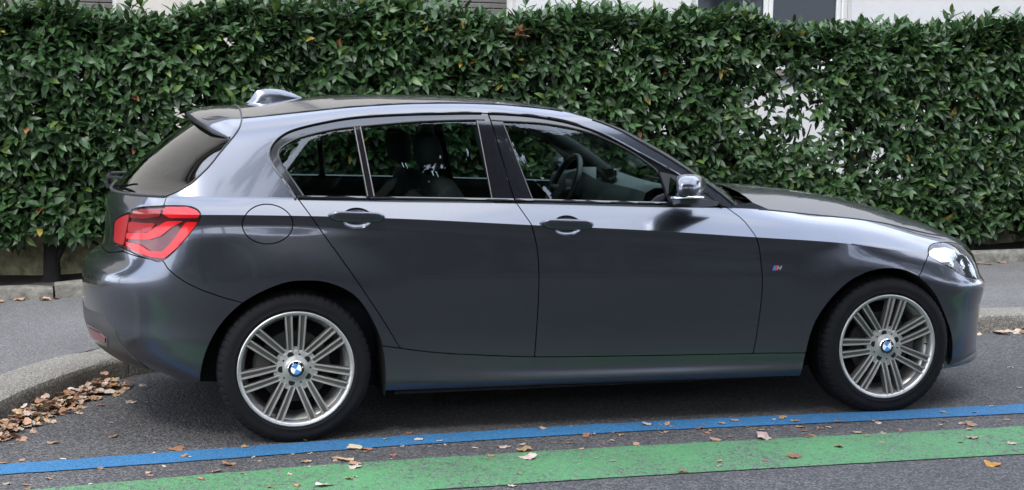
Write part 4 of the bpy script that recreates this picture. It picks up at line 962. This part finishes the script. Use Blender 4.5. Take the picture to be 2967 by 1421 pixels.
# ---- wheels
def lathe(prof, n=128, a0=0.0):
    V = []
    for r_, y_ in prof:
        for k in range(n): a = 2*math.pi*k/n+a0; V.append((r_*math.sin(a), y_, r_*math.cos(a)))
    return V, [tuple(reversed(f)) for f in grid_faces(len(prof), n, True)]
def tyre_mesh():
    prof = [(.232, .020), (.236, .010), (.244, .003), (.252, -.0005), (.254, .0008), (.272, -.003), (.288, -.0015), (.290, .000), (.300, .004), (.3075, .010), (.313, .020), (.3155, .032), (.317, .050)]
    for g in (.065, .105, .145, .185): prof += [(.318, g-.010), (.310, g-.008), (.310, g+.0), (.318, g+.002)]
    prof += [(.317, .198), (.313, .212), (.30, .225), (.27, .231), (.236, .218)]
    n = 360; V, F = lathe(prof, n); V = np.array(V).reshape(len(prof), n, 3)
    for i, (r_, y_) in enumerate(prof):
        if (.004 <= y_ <= .052 and r_ > .299):
            for k in range(n):
                if k % 6 == 0: V[i, k] *= np.array([1-.0045/r_, 1, 1-.0045/r_])
    V = V.reshape(-1, 3)
    low_ = V[:, 2] < -.3045; V[low_, 1] += np.where(V[low_, 1] < .11, -1, 1)*.35*(-.3045-V[low_, 2]); V[low_, 2] = -.3045
    return V, F
def wheel_set():
    D = {}
    mb = MB(); V, F = lathe([(.232, .022), (.2385, .012), (.2405, .006), (.2395, .002), (.236, .0), (.231, .001), (.226, .004), (.222, .010), (.2195, .022), (.2185, .045), (.208, .055), (.203, .075), (.197, .12), (.197, .2)], 128); mb.add(V, F)
    D['rim'] = mb
    mb = MB(); V, F = lathe([(.0, .014), (.036, .017), (.040, .0185), (.046, .0215), (.054, .0240), (.066, .025), (.078, .026), (.084, .029), (.086, .045), (.086, .06)], 96); mb.add(V, F)
    D['hub'] = mb
    # one double spoke: two arms with raised edges, joined by a web at the hub
    mb = MB(); prof = [(-1, .040), (-1, .004), (-.90, .0), (-.58, .0), (-.44, .0075), (.44, .0075), (.58, .0), (.90, .0), (1, .004), (1, .040)]
    for sgn in (-1, 1):
        V = []; rs = np.linspace(.070, .2225, 9)
        for r_ in rs:
            q = (r_-.07)/.1525; cx2 = sgn*(.0215+.0080*q); hw = .0132+.0032*q; yb = .0245-.0205*q-.006*math.sin(q*math.pi)*.6
            for u, d in prof: V.append((cx2+hw*u, yb+d*(1 if d > .02 else (.35+.65*min(1, q*3))), r_))
        F = [(i*10+j, i*10+j+1, i*10+11+j, i*10+10+j) for i in range(8) for j in range(9)]+[tuple(range(80, 90))]
        mb.add(V, F)
    mb.add([(-.013, .0265, .066), (.013, .0265, .066), (.0115, .0255, .086), (.006, .0255, .092), (-.006, .0255, .092), (-.0115, .0255, .086)], [(0, 1, 2, 3, 4, 5)])
    D['spoke'] = mb; mb.M = ([1 if j in (0, 4, 8) else 0 for i in range(8) for j in range(9)]+[0])*2+[0]  # groove floors and arm sides coloured darker to stand for their shade
    # centre cap roundel
    mb = MB(); mb.cur = 0; V, F = lathe([(.0345, .015), (.0345, .010), (.033, .0085)], 48); mb.add(V, F)
    mb.cur = 1; V, F = lathe([(.033, .0085), (.0322, .0082), (.0225, .0078)], 48); mb.add(V, F)
    mb.cur = 0; V, F = lathe([(.0225, .0078), (.0217, .0075)], 48); mb.add(V, F)
    for qd in range(4):
        mb.cur = 2 if qd % 2 == 0 else 3; pts = [(0, .0074, 0)]+[(.0217*math.sin(a), .0074, .0217*math.cos(a)) for a in np.linspace(qd*math.pi/2, (qd+1)*math.pi/2, 9)]
        mb.add(pts, [tuple(range(10))])
    strokes = {'B': [((0, 0), (0, 1)), ((0, 1), (.6, .85)), ((.6, .85), (0, .52)), ((0, .52), (.7, .3)), ((.7, .3), (0, 0))], 'M': [((0, 0), (0, 1)), ((0, 1), (.4, .35)), ((.4, .35), (.8, 1)), ((.8, 1), (.8, 0))], 'W': [((0, 1), (.22, 0)), ((.22, 0), (.45, .7)), ((.45, .7), (.68, 0)), ((.68, 0), (.9, 1))]}
    mb.cur = 2
    for ch, ang in (('B', -.85), ('M', 0), ('W', .85)):
        for (ax, az), (bx2, bz) in strokes[ch]:
            def tr_(u, v): rr = .0246+.0058*v; aa = ang+(u-.4)*.0066/.0276; return np.array([rr*math.sin(aa), .0070, rr*math.cos(aa)])
            a, b = tr_(ax, az), tr_(bx2, bz); d = b-a; d /= np.linalg.norm(d)+1e-9; n_ = np.array([d[2], 0, -d[0]])*.0007
            mb.add([a-n_, a+n_, b+n_, b-n_], [(0, 1, 2, 3)])
    D['cap'] = mb
    return D
WD_ = wheel_set(); tV, tF = tyre_mesh()
proto = {}
def wheel(x_, s, steer, rot):
    w = WD_['rim'].build('wheel', alloy, car, 40) if 'rim' not in proto else link('wheel', proto['rim'], car)
    proto.setdefault('rim', w.data)
    base = Matrix.Translation((x_-car.location[0], s*-.868, .305)) @ Matrix.Rotation(steer, 4, 'Z')
    w.matrix_local = base if s == 1 else base @ Matrix.Rotation(math.pi, 4, 'Z')
    def child(nm, key, maker, M=None):
        if key in proto: o = link(nm, proto[key], w)
        else: o = maker(); proto[key] = o.data
        if M is not None: o.matrix_local = M
        return o
    child('tyre', 'tyre', lambda: mesh('tyre', tV, tF, tyre_m, w, 50))
    child('hub', 'hub', lambda: WD_['hub'].build('hub', alloy, w, 40))
    for k in range(7): child('spoke', 'spoke', lambda: WD_['spoke'].build('spoke', alloy, w, 40, [alloy, alloy_dark]), Matrix.Rotation(rot+k*2*math.pi/7, 4, 'Y'))
    child('centre_cap', 'cap', lambda: WD_['cap'].build('centre_cap', black_gloss, w, 30, [chrome, black_gloss, white_p, blue_p]), Matrix.Rotation(rot+R(25), 4, 'Y'))
    def lug():
        mb = MB(); mb.cur = 0; V, F = lathe([(.0140, .0240), (.0130, .0236), (.0118, .0243)], 20); mb.add(V, F); mb.cur = 1; V, F = lathe([(.012, .0241), (.0, .0240)], 20); mb.add(V, F)  # flat dark disc on the hub paints the shade inside the bolt hole
        mb.cur = 2; V, F = lathe([(.0065, .0238), (.0055, .0215), (.003, .0215), (.0028, .0238)], 6); mb.add(V, F)
        return mb.build('lug_bolt', alloy, w, 30, [alloy_dark, dark_void, dark_void])
    for k in range(5): child('lug_bolt', 'lug', lug, Matrix.Rotation(rot+R(-20+72*k), 4, 'Y') @ Matrix.Translation((0, 0, .060)))
    def pin():
        mb = MB(); V, F = lathe([(.0045, .0243), (.0, .0242)], 12); mb.add(V, F); return mb.build('pin_hole_shade', dark_void, w)  # no real hole: its shade is a flat dark disc
    for k in range(5): child('pin_hole_shade', 'pin', pin, Matrix.Rotation(rot+R(16+72*k), 4, 'Y') @ Matrix.Translation((0, 0, .060)))
    def disc():
        mb = MB(); V, F = lathe([(.07, .085), (.148, .085), (.150, .088), (.150, .105), (.07, .105)], 64); mb.add(V, F); V, F = lathe([(.0, .07), (.06, .07), (.07, .078), (.07, .1)], 48); mb.add(V, F)
        return mb.build('brake_disc', steel, w, 40)
    child('brake_disc', 'disc', disc)
    def cal():
        mb = MB(); V = []
        for a in np.linspace(-.42, .42, 9):
            for r_, y_ in ((.10, .062), (.158, .062), (.172, .075), (.172, .125), (.10, .125)): V.append((r_*math.sin(a), y_, r_*math.cos(a)))
        F = [(i*5+j, i*5+5+j, i*5+5+(j+1) % 5, i*5+(j+1) % 5) for i in range(8) for j in range(5)]+[(0, 1, 2, 3, 4), (44, 43, 42, 41, 40)]
        mb.add(V, F); return mb.build('brake_caliper', alloy_dark, w, 40)
    child('brake_caliper', 'cal', cal, Matrix.Rotation(R(80) if x_ > 1 else R(-80), 4, 'Y'))
    def backp():
        mb = MB(); V, F = lathe([(.0, .135), (.196, .135), (.197, .2)], 48); mb.add(V, F); return mb.build('wheel_back', dark_void, w)
    child('wheel_back', 'back', backp)
    mb_ = None
    def valve():
        mb = MB(); mb.tube([(0, .03, .205), (0, .008, .200)], [.0045, .0035], 8); return mb.build('valve', rubber_seal, w, 60)
    child('valve', 'valve', valve, Matrix.Rotation(rot+R(77), 4, 'Y'))
wheel(0, 1, 0, R(0)); wheel(2.69, 1, R(-1.0), R(12)); wheel(0, -1, 0, R(8)); wheel(2.69, -1, R(-1.0), R(30))
# wheel-arch liners and underside
for xa, arch in ((0, ARCH_R), (2.69, ARCH_F)):
    for s in BOTH:
        ap = [p for p in arch[6:-6]]; V = []
        for yy in (-.862, -.80, -.58):
            for t_, z_ in ap: c = np.array([xa, .3]); d = np.array([t_, z_])-c; V.append(((c+d*1.012)[0], yy*s if yy != -.862 else (surf(t_, z_)[1]+.016)*s, (c+d*1.012)[1]))
        n_ = len(ap); F = grid_faces(3, n_)+[tuple(range(2*n_, 3*n_))]
        fix(mesh('arch_liner', V, F, dark_void, car, 40))
mb = MB(); mb.box((-.30, -.56, .18), (3.1, .56, .24)); mb.box((.42, -.80, .17), (2.22, -.56, .235)); mb.box((.42, .56, .17), (2.22, .80, .235)); mb.box((-.62, -.6, .36), (-.3, .6, .44)); fix(mb.build('underbody', dark_void, car))
# ---- cabin
def rounded(name, sec, m, parent, smooth=50):
    """loft of superellipse sections: (x, y0, y1, z, half depth) rows along z"""
    rows = []
    for (xc, yc, hx, hy, z_) in sec:
        rows.append([(xc+hx*math.copysign(abs(math.cos(a))**.6, math.cos(a)), yc+hy*math.copysign(abs(math.sin(a))**.6, math.sin(a)), z_) for a in np.linspace(0, 2*math.pi, 20, endpoint=False)])
    n_ = len(rows); V = np.array(rows).reshape(-1, 3); F = grid_faces(n_, 20, True)+[tuple(range(19, -1, -1)), tuple(range((n_-1)*20, n_*20))]
    return fix(mesh(name, V, F, m, car, smooth))
for yc in (-.37, .37):
    rounded('front_seat', [(1.22, yc, .24, .25, .30), (1.22, yc, .25, .26, .48), (1.05, yc, .34, .26, .54), (.86, yc, .14, .26, .58), (.80, yc, .10, .255, .75), (.74, yc, .085, .24, .92), (.70, yc, .065, .20, 1.02), (.69, yc, .05, .16, 1.055), (.685, yc, .03, .13, 1.065)], interior_dark, car)
    rounded('front_headrest', [(.66, yc, .025, .10, 1.095), (.655, yc, .05, .125, 1.115), (.645, yc, .055, .135, 1.18), (.635, yc, .045, .12, 1.245), (.63, yc, .02, .08, 1.262)], interior_dark, car)
    for dy in (-.05, .05):
        mb = MB(); mb.tube([(.69, yc+dy, 1.04), (.655, yc+dy, 1.12)], .007, 8); fix(mb.build('headrest_post', chrome, car, 60))
rounded('rear_seat', [(.25, 0, .24, .62, .30), (.22, 0, .26, .64, .50), (.05, 0, .30, .64, .56), (-.12, 0, .13, .64, .62), (-.20, 0, .10, .63, .80), (-.26, 0, .08, .60, .96), (-.27, 0, .05, .55, .985)], interior_dark, car)
for yc in (-.36, .36): rounded('rear_headrest', [(-.28, yc, .04, .11, .995), (-.285, yc, .05, .13, 1.03), (-.29, yc, .045, .12, 1.08), (-.30, yc, .02, .08, 1.10)], interior_dark, car)
mb = MB(); mb.box((.40, -.70, .25), (2.05, .70, .30)); mb.box((-.36, -.54, .30), (.40, .54, .36)); mb.box((-.62, -.42, .46), (-.36, .42, .93)); fix(mb.build('cabin_floor', dark_void, car))
for s in BOTH:
    A, F = region((0, NRW)); A, F = cut(A, F, [(-.30, .40), (-.30, 1.026), (0, 1.025), (.65, 1.013), (1.26, .996), (1.66, .984), (1.95, .93), (1.95, .40)], 0); A, F = clip(A, F, -(A[:, 7]-.40)); A, F = cut(A, F, ARCH_R, .05, False); A, F = cut(A, F, ARCH_F, .05, False)
    fix(skin('door_trim', A, F, interior_grey, car, off=-.055, depth=0, sides=(s,)))
    # headliner pillars seen from inside
# dashboard
sec = [(2.04, .955), (1.90, 1.000), (1.74, 1.030), (1.64, 1.030), (1.60, 1.010), (1.585, .96), (1.60, .86), (1.66, .70), (1.75, .55), (1.75, .4)]
V = []; ys = np.linspace(-.74, .74, 25)
for yy in ys:
    bump_ = .035*math.exp(-((yy-.37)/.20)**2)
    for x_, z_ in sec: V.append((x_+.05*(abs(yy)/.74)**3*(-1 if x_ < 1.8 else -3), yy, z_+(bump_ if z_ > .9 and x_ < 1.8 else 0)))
fix(mesh('dashboard', V, grid_faces(25, len(sec)), interior_grey, car, 40))
mb = MB(); mb.box((1.60, -.14, .985), (1.625, .13, 1.085), .008); fix(mb.build('screen', black_gloss, car, 40))
ang = R(24); c = np.array([1.50, .37, .955]); ax_ = np.array([math.cos(ang), 0, -math.sin(ang)]); e1 = np.array([0, 1, 0]); e2 = np.cross(ax_, e1)
mb = MB(); mb.tube([c+.182*(e1*math.cos(a)+e2*math.sin(a)) for a in np.linspace(0, 2*math.pi, 49)], .0155, 10, False); sw = fix(mb.build('steering_wheel', black_trim, car, 60))
mb = MB()
for a in (0, math.pi, -math.pi/2): mb.tube([c+.04*(e1*math.cos(a)+e2*math.sin(a))+ax_*.02, c+.178*(e1*math.cos(a)+e2*math.sin(a))], [.022, .014], 8)
mb.build('steering_spoke', interior_grey, sw, 60)
mb = MB(); mb.tube([c-ax_*.01, c+ax_*.02, c+ax_*.05], [.05, .062, .05], 16); mb.tube([c+ax_*.03, c+ax_*.25], .035, 10); mb.build('airbag_boss', interior_dark, sw, 50)
mb = MB(); mb.box((1.40, -.11, 1.285), (1.425, .11, 1.345), .01); mb.tube([(1.42, 0, 1.33), (1.46, 0, 1.345)], .01, 8); fix(mb.build('rear_view_mirror', black_trim, car, 40))
# headliner under the roof
rows = [r_*np.array([1, .97, 1])-np.array([0, 0, .03]) for r_ in [cap_row(e, b, max(float(ZCEN(e[0]+b)), e[2]+.004)) for e, b in zip(edge[:-3], bul[:-3])]]
fix(mesh('headliner', np.array(rows).reshape(-1, 3), grid_faces(len(rows), ncr*2-1), interior_grey, car, 60))
for s in BOTH:
    mb = MB(); pa = [surf(t, z, -.045) for t, z in TLN[14:]]; mb.tube([(p[0], p[1]*s, p[2]) for p in pa], .035, 10); fix(mb.build('pillar_trim', interior_dark, car, 60))
    mb = MB(); mb.tube([(p[0], p[1]*s, p[2]) for p in (surf(.83, 1.33, -.05), surf(.87, 1.15, -.05), surf(.90, .97, -.05))], .04, 8); fix(mb.build('pillar_trim', interior_dark, car, 60))

# ------------------------------------------------------------------ fallen leaves
def dry_leaf_mesh(i):
    """lobed, curled dry leaf, about 0.1 m"""
    r_ = random.Random(100+i); n = 15; V = [(0, 0, .012)]; pts = []
    lob = r_.choice((3, 5, 5)); cur = r_.uniform(.1, .5); ax = r_.uniform(0, 6.28)
    for k in range(n):
        a = 2*math.pi*k/n; rr = (.036+.018*abs(math.cos(lob*a/2+r_.random()*.3))**.6+r_.uniform(-.006, .006))*(1.2 if abs(a-math.pi) < 1.2 else .9); x_, y_ = rr*math.cos(a), rr*math.sin(a)*r_.uniform(.7, 1)
        d = x_*math.cos(ax)+y_*math.sin(ax); V.append((x_, y_, .004+cur*d*d*7+max(0, r_.gauss(.003, .006))))
    V = [(x_, y_, z_) for x_, y_, z_ in V]; z0 = min(v[2] for v in V); V = [(a, b, c-z0) for a, b, c in V]
    st = len(V); V += [(-.04, .001, .004), (-.04, -.001, .004), (-.085, -.004, .009)]
    return V, [(0, 1+k, 1+(k+1) % n) for k in range(n)]+[(st, st+1, st+2)]
COLS = [(.33, .20, .125), (.38, .26, .18), (.27, .145, .08), (.40, .31, .24), (.23, .115, .06), (.33, .215, .11), (.43, .35, .28)]
protos = []
for i in range(12):
    for c in range(3):
        V, F = dry_leaf_mesh(i); me = bpy.data.meshes.new('fallen_leaf'); me.from_pydata(V, [], F); col = np.array(COLS[(i+c*3) % 7])*random.uniform(.75, 1.1)
        ca = me.color_attributes.new('tint', 'FLOAT_COLOR', 'POINT'); cc = np.ones((len(V), 4), np.float32); cc[:, :3] = col*np.random.default_rng(i).uniform(.8, 1.15, (len(V), 1)); ca.data.foreach_set('color', cc.ravel())
        me.materials.append(dry_m); me.update(); protos.append(me)
def drop(x_, y_, z_, sc, label, group, me=None, tilt=.25):
    o = link('fallen_leaf', me or random.choice(protos)); o.location = (x_, y_, z_); o.scale = (sc, sc, sc*random.uniform(.7, 1.4)); o.rotation_euler = (random.gauss(0, tilt), random.gauss(0, tilt), random.uniform(0, 6.28))
    return tag(o, label, 'leaf', group)
def where(x_, y_):
    if blue_lo(x_) < y_ < blue_hi(x_): return 'small dry leaf lying on the blue parking line', 'leaves on the blue line', .006
    if green_lo(x_) < y_ < green_hi(x_): return 'small dry leaf lying on the green painted band', 'leaves on the green band', .006
    if y_ > blue_hi(x_): return 'dry leaf lying on the asphalt between the blue line and the kerb', 'leaves beside the parked car', .002
    if y_ > green_hi(x_): return 'dry leaf on the grey strip between blue line and green band', 'leaves between the painted lines', .002
    return 'dry leaf on the open asphalt beyond the green band', 'leaves on the open road', .002
BIG = [(2.62, -1.82, .75, 'small orange leaf alone on the asphalt beyond the green band', (.62, .30, .05)), (.02, -1.56, .9, 'big pale dry leaf lying on the green band', (.72, .60, .52)), (.16, -1.20, .9, 'large curled tan leaf on the grey strip by the blue line', (.62, .44, .26)), (.04, -.84, .8, 'tan leaf resting against the rear tyre', (.55, .42, .28)), (.22, -1.02, .75, 'pale tan leaf lying flat on the blue line behind the rear wheel', (.70, .56, .36)), (1.92, -1.23, 1.1, 'wide crumpled pinkish leaf at the edge of the green band', (.58, .42, .36)), (.86, -1.34, .9, 'pale standing leaf at the green band\'s edge', (.66, .50, .42))]
for x_, y_, sc, lab, col in BIG:
    me = random.choice(protos).copy(); ca = me.color_attributes['tint']; cc = np.ones((len(me.vertices), 4), np.float32); cc[:, :3] = .62*np.array(col)*rng.uniform(.85, 1.1, (len(me.vertices), 1)); ca.data.foreach_set('color', cc.ravel())
    drop(x_, y_, where(x_, y_)[2], sc*.8, lab, None, me, .12)
cnt = 0
while cnt < 165:
    u = rng.random()
    if u < .30: x_ = rng.uniform(-1.1, 3.3); y_ = float(blue_lo(x_))-rng.random()*.24
    elif u < .62: x_ = rng.uniform(-1.2, 3.6); y_ = rng.uniform(-1.28, -.80)
    elif u < .80: x_ = rng.uniform(-1.0, 3.2); y_ = rng.uniform(-1.72, -1.25)
    elif u < .92: x_ = rng.uniform(-1.2, -.3); y_ = rng.uniform(-.95, .2)
    else: x_ = rng.uniform(3.2, 4.7); y_ = rng.uniform(-.8, .9)
    lab, grp, z_ = where(x_, y_); sc = float(np.clip(rng.lognormal(-1.4, .45), .11, .6))
    if y_ > -.86 and (-.3 < x_ < .3 or 2.4 < x_ < 3.0): continue
    drop(x_, y_, z_, sc, lab, grp, None, .10); cnt += 1
# drift of leaves along the kerb, denser behind the car
PL = [(-1.32, -.62), (-1.22, -.38), (-1.10, -.12), (-.98, .12), (-.86, .33), (-.76, .52)]
LV_, LQ, LT, LC = [], [], [], []
for i in range(430):
    q = random.random()**1.15*(len(PL)-1); k = min(int(q), len(PL)-2); s = q-k; a = np.array(PL[k])*(1-s)+np.array(PL[k+1])*s; off = abs(random.gauss(0, .06))
    d = (np.array(PL[k+1])-np.array(PL[k])); d /= np.linalg.norm(d); p = a+np.array([d[1], -d[0]])*(off+.015); lift = max(0, .055-off*.5)*random.random()
    if i < 95: drop(p[0], p[1], .004+lift+.012, random.uniform(.25, .52), 'brown dry leaf in the drift along the kerb behind the car', 'leaf drift at the kerb', None, .35)
    else: LV_.append((p[0], p[1], .002+lift*.8, random.uniform(.28, .6)))
for i in range(60):
    x_ = rng.uniform(3.6, 5.6); y_ = 1.02-abs(rng.normal(0, .05)); 
    if i < 26: drop(x_, y_, .006+random.random()*.02, random.uniform(.5, 1.0), 'tan dry leaf lying in the gutter in front of the car', 'leaves in the far gutter', None, .3)
    else: LV_.append((x_, y_, .003, random.uniform(.4, .8)))
for i in range(22):
    x_ = rng.uniform(-1.5, -.6) if i < 12 else rng.uniform(5.2, 6.6); drop(x_, edge_y(x_)-abs(rng.normal(0, .05))-.02, PZ, random.uniform(.4, .8), 'dry leaf lying on the pavement against the hedge edging', 'leaves along the hedge edging', None, .15)
V = []; F = []; C = []
for x_, y_, z_, sc in LV_:
    me = random.choice(protos); M = Matrix.Translation((x_, y_, z_)) @ Matrix.Rotation(random.uniform(0, 6.28), 4, 'Z') @ Matrix.Rotation(random.gauss(0, .25), 4, 'X'); b = len(V)
    V += [tuple(M @ (v.co*sc)) for v in me.vertices]; F += [tuple(b+i for i in p.vertices) for p in me.polygons]; C += [tuple(d.color) for d in me.color_attributes['tint'].data]
me = bpy.data.meshes.new('leaf_litter'); me.from_pydata(V, [], F); ca = me.color_attributes.new('tint', 'FLOAT_COLOR', 'POINT'); ca.data.foreach_set('color', np.array(C, np.float32).ravel()); me.materials.append(dry_m)
tag(link('leaf_litter', me), 'brown leaf litter packed along the kerb', 'leaves', kind='stuff')

# ------------------------------------------------------------------ the other side of the street, seen in the car's paint and glass
def tree(x_, y_, h, rad, seed, label):
    r_ = np.random.default_rng(seed); t = tag(empty('street_tree', (x_, y_, .12)), label, 'tree', None)
    mb = MB(); mb.tube([(0, 0, -.1), (.02, 0, h*.2), (.1, .05, h*.45), (.15, .1, h*.8)], [.22, .17, .13, .05], 10); mb.build('trunk', bark_m, t, 60)
    for b in range(7):
        a = b*2.4+r_.random(); z0 = h*(.3+.07*b); mb = MB(); l_ = rad*r_.uniform(.6, .95)
        mb.tube([(.1, .03, z0), (l_*.5*math.cos(a), l_*.5*math.sin(a), z0+.5), (l_*math.cos(a), l_*math.sin(a), z0+1.2)], [.08, .05, .015], 7); mb.build('limb', bark_m, t, 60)
    n = 20000 if seed in (51, 52) else (12000 if seed in (50, 53) else 6000); cl = r_.normal(0, 1, (46, 3)); cl /= np.linalg.norm(cl, axis=1)[:, None]; cl *= (r_.random((46, 1))**.4)*np.array([rad, rad, h*.33]); cl[:, 2] += h*.66
    p = cl[r_.integers(0, 46, n)]+r_.normal(0, .40, (n, 3))
    ax = r_.normal(0, 1, (n, 3)); no = r_.normal(0, 1, (n, 3))+np.array([0, 0, .8]); ln = r_.uniform(.18, .40, n)
    ti = np.array([.028, .048, .018])*r_.uniform(.6, 1.4, (n, 1)); V, Q, TT2, C = leaves(p, ax, no, ln, ln*.6, r_.uniform(.1, .5, n), ti, 'crown', crown_m, t, (0, 0, 0))
    o = fast_mesh('crown', V, Q, TT2, crown_m, t, C); o['kind'] = 'stuff'
for i, (x_, y_, h, rad) in enumerate([(-2.6, -9.9, 14.0, 2.7), (2.6, -10.4, 13.2, 3.5), (6.6, -10.2, 13.8, 3.8), (11.5, -10.6, 12, 3.9), (17.5, -10.6, 12, 4.0), (26, -11.0, 12, 4.0), (17, 3.4, 9, 3.2), (24, 3.6, 9.5, 3.4), (32, 3.6, 10, 3.6), (38, -6, 11, 4.2), (-14, 4.0, 9, 3.4)]):  # trees farther along, unseen, added to darken reflections at the bumper corners
    tree(x_, y_, h, rad, 50+i, ['round-headed street tree beside the street lamp', 'tall street tree facing the parked car\'s rear door', 'leafy street tree facing the car\'s front door', 'tallest street tree facing the car\'s bonnet', 'unseen street tree added across the road beyond the parked car', 'last unseen street tree added far along the opposite pavement', 'first unseen tree added beyond the hedge to darken reflections', 'second unseen tree added beyond the hedge to darken reflections', 'third unseen tree added beyond the hedge to darken reflections', 'large unseen tree added far ahead to darken reflections', 'unseen tree added behind the parked car to darken reflections'][i])
ab = tag(empty('apartment_block', (6, -34, .12)), 'tan four-storey apartment block across the street', 'building')
mb = MB(); mb.box((-26, -8, 0), (24, 0, 9.5)); mb.build('wall', brick_m, ab)
mb = MB(); mb.box((-26.3, -8.3, 9.5), (24.3, .3, 9.9)); mb.build('roof', granite, ab)
wm = None
for fl in range(3):
    for k in range(14):
        if wm is None:
            mb = MB(); mb.box((-.6, 0, 0), (.6, .03, 1.6)); o = mb.build('window', pane_m, ab); wm = o.data
        else: o = link('window', wm, ab)
        o.location = (-23.5+k*3.5, 0, 1.2+fl*3.0)
hg = tag(empty('reflection_hedge', (4, -12.6, .12)), 'dark unseen hedge added across the street to darken reflections', 'hedge')  # hedge added out of view to darken what the doors reflect
n = 16000; p = np.stack([rng.uniform(-16, 22, n), rng.uniform(-.5, .5, n), rng.uniform(0, 2.4, n)], -1); ln = rng.uniform(.18, .34, n)
V, Q, TT2, C = leaves(p, rng.normal(0, 1, (n, 3)), rng.normal(0, 1, (n, 3))+np.array([0, .6, .6]), ln, ln*.5, rng.uniform(.1, .4, n), np.array([.03, .06, .025])*rng.uniform(.6, 1.3, (n, 1)), 'leaves', crown_m, hg, (0, 0, 0))
o = fast_mesh('leaves', V, Q, TT2, crown_m, hg, C); o['kind'] = 'stuff'
lp = tag(empty('street_lamp', (-.55, -9.5, .12)), 'grey street lamp with a single arm on the opposite pavement', 'street lamp')
mb = MB(); mb.tube([(0, 0, 0), (0, 0, .8), (0, 0, 10.2), (.0, .25, 10.6), (.0, .9, 10.75)], [.10, .075, .05, .045, .04], 12); mb.build('pole', pole_m, lp, 60)
mb = MB(); mb.box((-.16, .85, 10.66), (.16, 1.5, 10.82), .03); mb.build('lamp_head', pole_m, lp, 40)
